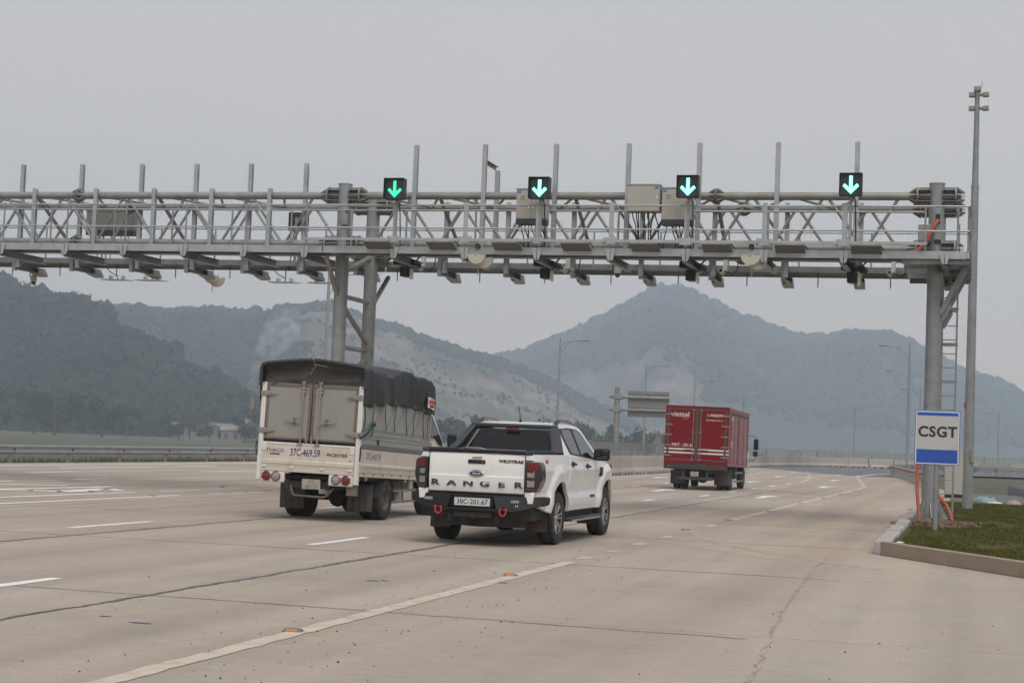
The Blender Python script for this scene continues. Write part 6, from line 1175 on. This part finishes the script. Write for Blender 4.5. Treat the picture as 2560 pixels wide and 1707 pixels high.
H3 = [(-1200, 2100, 10), (-901, 2225, 36.3), (-846, 2246, 56.9), (-790, 2266, 78.8), (-733, 2285, 98.3), (-687, 2300, 112.4), (-658, 2308, 117.3), (-617, 2319, 123.8), (-571, 2331, 145.8), (-530, 2341, 164.4), (-501, 2347, 181.4), (-472, 2353, 198.3), (-443, 2359, 215.7), (-431, 2361, 221.0), (-407, 2365, 218.1), (-383, 2369, 209.7), (-353, 2374, 198.5), (-323, 2378, 183.6), (-293, 2382, 174.2), (-263, 2386, 164.2), (-233, 2389, 157.9), (-204, 2391, 159.9), (-175, 2394, 166.7), (-146, 2396, 167.5), (-116, 2397, 162.9), (-87, 2398, 149.9), (-58, 2399, 137.7), (-29, 2400, 123.1), (0, 2400, 110.9), (28, 2400, 100.0), (57, 2399, 87.5), (140, 2396, 61.1), (247, 2387, 39.2), (400, 2366, 28.2), (700, 2300, 22), (1200, 2150, 15)]
class Hill:
    def __init__(s, ridge, kf, bf, amp, freq, scar, tree_h):
        P = [Vector(p) for p in ridge]; s.kf, s.bf, s.amp, s.freq, s.scarf = kf, bf, amp, freq, scar
        s.P = P; s.n = len(P) - 1; s.th = tree_h
    def pt(s, u, t):
        """u 0..1 along the ridge, t -1 (back foot) .. 0 ridge .. 1 (front foot)"""
        f = min(s.n - 1e-6, max(0, u * s.n)); i = int(f); f -= i; p = s.P[i].lerp(s.P[i + 1], f); zr = max(p.z - s.th, -2.) + 3.5
        d = Vector((-p.x, -p.y, 0)).normalized(); w_ = s.bf + s.kf * zr; q = p + d * (w_ * t); a = abs(t)
        h = zr * (1 - a) ** (1.0 if t > 0 else 1.2) * (1 + .22 * math.sin(math.pi * a) * (1 if t > 0 else 0))
        nz = fbm(q.x * s.freq, q.y * s.freq, u * 3, 5); gl = abs(fbm(u * 38 + .4 * nz, a * 1.6, 7, 3)) * math.sin(math.pi * min(1, a)) * .55 * s.amp; q.z = h - 3.5 + (s.amp * nz * math.sin(math.pi * min(1, a + .02)) - gl) * min(1, zr / 40)
        return q
    def mesh(s, name, m, nu, nt):
        rows = []; sc = []
        for i in range(nu + 1):
            row = []
            for j in range(nt + 1):
                t = -.14 + 1.14 * j / nt; q = s.pt(i / nu, t); row.append(tuple(q)); sc.append(s.scarf(i / nu, t, q))
            rows.append(row)
        b = MB(); b.grid(rows); o = b.obj(name, m, smooth=80); a = o.data.attributes.new('scar', 'FLOAT', 'POINT'); a.data.foreach_set('value', sc); return struct(o)
no_scar = lambda u, t, q: -1.
def ss(a, b_, x): t = max(0, min(1, (x - a) / (b_ - a))); return t * t * (3 - 2 * t)
scar2 = lambda u, t, q: -.6 + 1.15 * ss(.28, .55, u) * ss(.03, .22, t) * (1 - ss(.97, 1.0, t)) + .55 * fbm(q.x * .009, q.y * .009, 4, 5)
scar3 = lambda u, t, q: -.6 + 1.2 * ss(.05, .12, u) * (1 - ss(.40, .52, u)) * ss(.50, .68, t) + .55 * fbm(q.x * .008, q.y * .008, 9, 5)
GR1, GR2, GR3 = (.017, .025, .017), (.024, .032, .020), (.014, .020, .016)
h1 = Hill(H1, 2.6, 70, 5, .012, no_scar, 9); h2 = Hill(H2, 4.2, 120, 14, .006, scar2, 4.5); h3 = Hill(H3, 3.6, 250, 26, .0045, scar3, 5)
h1.mesh('hill_near', hill_mat('near_hill_ground', (GR1, GR2, GR3), (.13, .11, .08)), 90, 40); h2.mesh('hill_middle', hill_mat('middle_hill_ground', (GR1, GR2, GR3), (.140, .100, .078)), 150, 60); h3.mesh('mountain', hill_mat('mountain_ground', (GR1, GR2, GR3), (.125, .10, .085)), 180, 60)
# ------------------------------------------------------------------ woods: crowns of leaf clumps
def ico(sub):
    bm = bmesh.new(); bmesh.ops.create_icosphere(bm, subdivisions=sub, radius=1); v = np.array([x.co[:] for x in bm.verts]); f = np.array([[x.index for x in fc.verts] for fc in bm.faces]); bm.free(); return v, f
IV, IF = ico(2); IV1, IF1 = ico(1)
def leaf_cloud(rgn, n, size, clumps):
    """n leaf-sized triangles spread through several clumps"""
    c = clumps[rgn.integers(0, len(clumps), n)]; d = rgn.normal(size=(n, 3)); d /= np.linalg.norm(d, axis=1)[:, None]; r = rgn.random(n) ** .45
    p = c[:, :3] + d * (c[:, 3:4] * r[:, None]) * np.array([1, 1, .85]); a = rgn.normal(size=(n, 3)); a /= np.linalg.norm(a, axis=1)[:, None]; b = np.cross(a, d); b /= np.linalg.norm(b, axis=1)[:, None] + 1e-6
    s = size * (.6 + .8 * rgn.random(n))[:, None]; return np.stack([p - a * s * .5, p + a * s * .5, p + b * s * .9], 1).reshape(-1, 3)
def crown_proto(rgn, tall):
    k = rgn.integers(4, 8); cl = np.column_stack([rgn.normal(0, .34, k), rgn.normal(0, .34, k), rgn.uniform(.35, 1.0 if tall else .8, k), rgn.uniform(.32, .55, k)])
    V, F, o = [], [], 0
    for c in cl[:3]:
        v = IV1 * (.72 * c[3] * (1 + .25 * rgn.normal(size=(len(IV1), 1)))) * np.array([1, 1, .9]) + c[:3]; V.append(v); F.append(IF1 + o); o += len(v)
    lv = leaf_cloud(rgn, 90, .22, cl); V.append(lv); F.append(np.arange(len(lv)).reshape(-1, 3) + o); return np.concatenate(V), np.concatenate(F)
rg = np.random.default_rng(11); PROTO = [crown_proto(rg, i % 2) for i in range(8)]
def small_proto(rgn):
    v = IV1 * (1 + .13 * rgn.normal(size=(len(IV1), 1))); return v * np.array([.75, .75, .55]) + np.array([0, 0, .5]), IF1
SPROTO = [small_proto(rg) for i in range(8)]
def forest(name, label, hill, n, hrange, m, protos, tmin=-.12, tmax=1., skip=None, urange=(0, 1), tpow=1.):
    V, F, o = [], [], 0
    for i in range(n):
        u = urange[0] + (urange[1] - urange[0]) * rg.random(); t = tmin + (tmax - tmin) * rg.random() ** tpow; q = hill.pt(u, t)
        if skip and skip(u, t, q): continue
        if q.z < -3.2: continue
        v, f = protos[rg.integers(0, len(protos))]; hh = rg.uniform(*hrange) * (1 + .4 * fbm(q.x * .02, q.y * .02)); a = rg.random() * 6.28; c, s = math.cos(a), math.sin(a); wd = hh * rg.uniform(.55, .85)
        vv = np.column_stack([(v[:, 0] * c - v[:, 1] * s) * wd + q.x, (v[:, 0] * s + v[:, 1] * c) * wd + q.y, v[:, 2] * hh + q.z - .1 * hh]); V.append(vv); F.append(f + o); o += len(vv)
    return tag(put(name, raw_mesh(name, np.concatenate(V), np.concatenate(F), m)), label, 'forest', kind='stuff')
LEAF1 = mat('forest_leaf', (.015, .023, .014), .8, 0, .4, .06, world=True, mottle=[((.025, .033, .017), .7, .11, .50, .66), ((.010, .016, .011), .8, .02, .50, .64)], spec=.2)
LEAF2 = mat('far_forest_leaf', (.014, .021, .015), .9, 0, .35, .02, world=True, mottle=[((.022, .030, .019), .7, .012, .48, .64)], spec=.1)
forest('hill_forest', 'dense green forest covering the near left hill', h1, 5200, (7, 12), LEAF1, PROTO, -.10, 1.0, urange=(.12, 1.))
forest('hill_forest', 'hazy forest on the middle hill with the quarry', h2, 7500, (5, 9), LEAF2, SPROTO, -.06, 1.0, skip=lambda u, t, q: scar2(u, t, q) > .22, tpow=1.3)
forest('scrub', 'low scrub scattered over the bare quarry slope', h2, 3600, (1.2, 2.8), LEAF2, SPROTO, .05, 1.0, skip=lambda u, t, q: fbm(q.x * .02, q.y * .02, 2) < .10, urange=(.3, 1.))
forest('hill_forest', 'faint forest on the high mountain at the right', h3, 11000, (6, 11), LEAF2, SPROTO, -.05, .8, skip=lambda u, t, q: scar3(u, t, q) > .22, tpow=1.5)
# ------------------------------------------------------------------ single trees in the valley
BARK = mat('bark', (.10, .08, .06), .9, 0, .2, 5); LEAFT = [mat('tree_leaf_%s' % k, c, .75, 0, .35, .35, world=True, mottle=[(c2, .8, .5, .48, .62)], spec=.2) for k, c, c2 in (('mid', (.034, .056, .024), (.060, .080, .034)), ('dark', (.020, .033, .017), (.034, .050, .024)), ('pale', (.048, .070, .030), (.072, .092, .042)))]
def tree(x, y, z, h, w_, m, label, group):
    t = thing('tree', label, 'tree', (x, y, z), (0, 0, rnd.uniform(0, 6)), group); k = int(rg.integers(6, 11)); th = h * .35
    MB().tube([(0, 0, -.5), (.03 * h, .01 * h, th * .6), (0, 0, th), (0, .02 * h, h * .75)], [.035 * h, .028 * h, .024 * h, .006 * h], 7).obj('trunk', BARK, t)
    cl = np.column_stack([rg.normal(0, .26 * w_, k), rg.normal(0, .26 * w_, k), rg.uniform(.34 * h, .88 * h, k), rg.uniform(.16, .30, k) * w_])
    for c in cl[:4]: MB().tube([(0, 0, th * .8), tuple(c[:3] * np.array([.5, .5, .85])), tuple(c[:3])], [.016 * h, .010 * h, .004 * h], 5).obj('limb', BARK, t)
    lv = leaf_cloud(rg, 900, .075 * h, cl); put('crown', raw_mesh('crown', lv, np.arange(len(lv)).reshape(-1, 3), m), t)
TREES = [(-93.4, 306, 7.6, 5.2), (-95.6, 305, 6.2, 5.0), (-89.8, 309, 5.6, 4.5), (-100, 312, 4.4, 5), (-70.5, 300, 5.2, 5.5), (-66.9, 296, 6.4, 5.5), (-63.8, 299, 6.5, 6), (-73.5, 318, 6.2, 7), (-60, 305, 5.8, 6), (-56.5, 298, 6.1, 5.6), (-52.8, 300, 5.6, 6), (-49.5, 309, 5.0, 6), (-46, 300, 5.2, 6), (-79, 330, 6.5, 8), (-84, 340, 6.5, 8)]
TORD = ORD + ['ninth', 'tenth', 'eleventh', 'twelfth', 'thirteenth', 'fourteenth', 'fifteenth', 'sixteenth', 'seventeenth', 'eighteenth', 'nineteenth', 'twentieth']
for i, (x, y, h, w_) in enumerate(sorted(TREES, key=lambda a: a[0] / a[1])): tree(x * 1.6, y * 1.6, -3.3, h * 1.6, w_ * 1.6, LEAFT[i % 3], 'hazy roadside tree in the valley behind the pickup, %s from the left' % TORD[i], 'trees in the valley beyond the left shoulder')
FOOT = [(-372, 468, 13, 16), (-352, 476, 14, 17), (-338, 470, 12, 15), (-322, 486, 14, 17), (-306, 484, 13, 17), (-294, 496, 15, 17), (-283, 490, 14, 16), (-272, 500, 13, 15), (-262, 498, 11, 13), (-247, 505, 7.5, 9), (-241, 500, 7, 8), (-236, 503, 6.5, 8), (-225, 506, 10, 11), (-219, 508, 11, 12), (-213, 512, 10, 11), (-205, 514, 9, 11)]
for i, (x, y, h, w_) in enumerate(FOOT): tree(x, y, -3.6, h, w_, LEAFT[(i * 2 + 1) % 3 if i > 8 else 1], 'dark tree at the foot of the near left hill, %s from the left' % TORD[i], 'trees at the foot of the left hill')
# ------------------------------------------------------------------ far buildings, chimney and its smoke
HW_ = mat('far_wall', (.25, .22, .19), .8, 0, .08, .5); HR_ = mat('far_roof', (.17, .12, .10), .8, 0, .12, .5); WINM = mat('far_window', (.04, .045, .05), .3)
def house(x, y, z, w_, d_, h, rh, label, rot=0., roof=HR_, name='house', nwin=4):
    t = thing(name, label, 'building', (x, y, z), (0, 0, rot)); MB().bx(-w_ / 2, w_ / 2, -d_ / 2, d_ / 2, 0, h).obj('wall', HW_, t)
    MB().prism([(-d_ / 2 - .4, h + .01), (d_ / 2 + .4, h + .01), (0, h + rh)], 'x', -w_ / 2 - .4, w_ / 2 + .4).obj('roof', roof, t)
    for k in range(nwin): xx = -w_ / 2 + w_ * (k + .5) / nwin; wn = MB().bx(xx - .5, xx + .5, -d_ / 2 - .06, -d_ / 2 - .005, h * .35, h * .75).obj('window', WINM, t); MB().bx(xx - .6, xx + .6, -d_ / 2 - .12, -d_ / 2 - .061, h * .35 - .1, h * .35).obj('sill', HW_, wn)
    return t
house(-254, 520, -3.4, 5, 6, 5.2, .8, 'pale end of a long workshop between dark trees, left', .4); house(-240, 524, -3.4, 26, 8, 5.0, 1.2, 'long workshop roof behind the trees left of the covered truck', .42, nwin=8); house(-229.5, 506, -3.6, 6, 6, 4.2, 1.6, 'small white house below the stepped roof near the covered truck', .4, HW_, nwin=2); house(-226, 519, -3.4, 8, 7, 6.0, 2.0, 'stepped brown roof building above the small white house', .42)
for i, (x, y, w_, h, lab) in enumerate(((-92, 905, 8, 5, 'white block building far beyond the bend, largest of the village'), (-122, 880, 6, 2.5, 'low brown-roofed house in the far village, left of the white block'), (-136, 890, 5, 2.5, 'low brown-roofed house in the far village, at its left end'), (-108, 900, 5, 2.5, 'small pale house in the far village, just left of the white block'), (-70, 910, 6, 2.5, 'low pale house in the far village, right of the white block'))): house(x, y, -3.6, w_, 6, h, 1.2 if i else .5, lab, .1, HR_ if i else HW_)
ch = thing('chimney', 'brown brick kiln chimney at the foot of the hill, left of the covered truck', 'chimney', (-249.8, 567.4, -3.6)); MB().tube([(0, 0, 0), (0, 0, 8), (0, 0, 16.2)], [1.25, 1.0, .8], 14).obj('stack', mat('chimney_brick', (.20, .12, .09), .9, 0, .15, 1.2), ch); MB().lathe([(.8, 15.6), (.98, 15.6), (.98, 16.0), (.8, 16.0)], 14, 'z').obj('rim', _M['chimney_brick'], ch)
sv = MB(); path = [(0, 0, 12.5, .6), (.2, 0, 16, 1.0), (.8, 0, 20, 1.9), (2.2, 0, 24.5, 3.2), (4.8, 0, 29, 4.8), (8.0, 0, 34, 6.5), (11.5, 0, 39, 6.5), (14, 0, 43, 3.5), (15, 0, 45, 1.)]
sv.tube([(-249.8 + a, 567.4 + b_, c) for a, b_, c, r_ in path], [p[3] for p in path], 16)
SMK = bpy.data.materials.new('smoke'); SMK.use_nodes = True; t = SMK.node_tree; t.nodes.clear(); out = t.nodes.new('ShaderNodeOutputMaterial'); pv = t.nodes.new('ShaderNodeVolumePrincipled'); pv.inputs['Color'].default_value = (.9, .92, .95, 1)
nz = t.nodes.new('ShaderNodeTexNoise'); nz.inputs['Scale'].default_value = .28; nz.inputs['Detail'].default_value = 4; g_ = t.nodes.new('ShaderNodeNewGeometry'); mr = t.nodes.new('ShaderNodeMapRange'); mr.inputs[1].default_value = .42; mr.inputs[2].default_value = .75; mr.inputs[4].default_value = .10
t.links.new(g_.outputs['Position'], nz.inputs['Vector']); t.links.new(nz.outputs['Fac'], mr.inputs[0]); t.links.new(mr.outputs[0], pv.inputs['Density']); t.links.new(pv.outputs['Volume'], out.inputs['Volume'])
tag(sv.obj('smoke', SMK, smooth=60), 'thin white smoke drifting from the kiln chimney', 'smoke', kind='stuff')
# ------------------------------------------------------------------ haze
HZ = bpy.data.materials.new('haze'); HZ.use_nodes = True; t = HZ.node_tree; t.nodes.clear(); out = t.nodes.new('ShaderNodeOutputMaterial'); pv = t.nodes.new('ShaderNodeVolumePrincipled')
pv.inputs['Color'].default_value = (.76, .88, 1.0, 1); pv.inputs['Density'].default_value = .00052; pv.inputs['Anisotropy'].default_value = .1; t.links.new(pv.outputs['Volume'], out.inputs['Volume'])
tag(MB().bx(-2250, 2250, -430, 2630, -9, 245).obj('haze', HZ, smooth=0), 'pale grey-blue haze filling the valley', 'haze', kind='stuff')
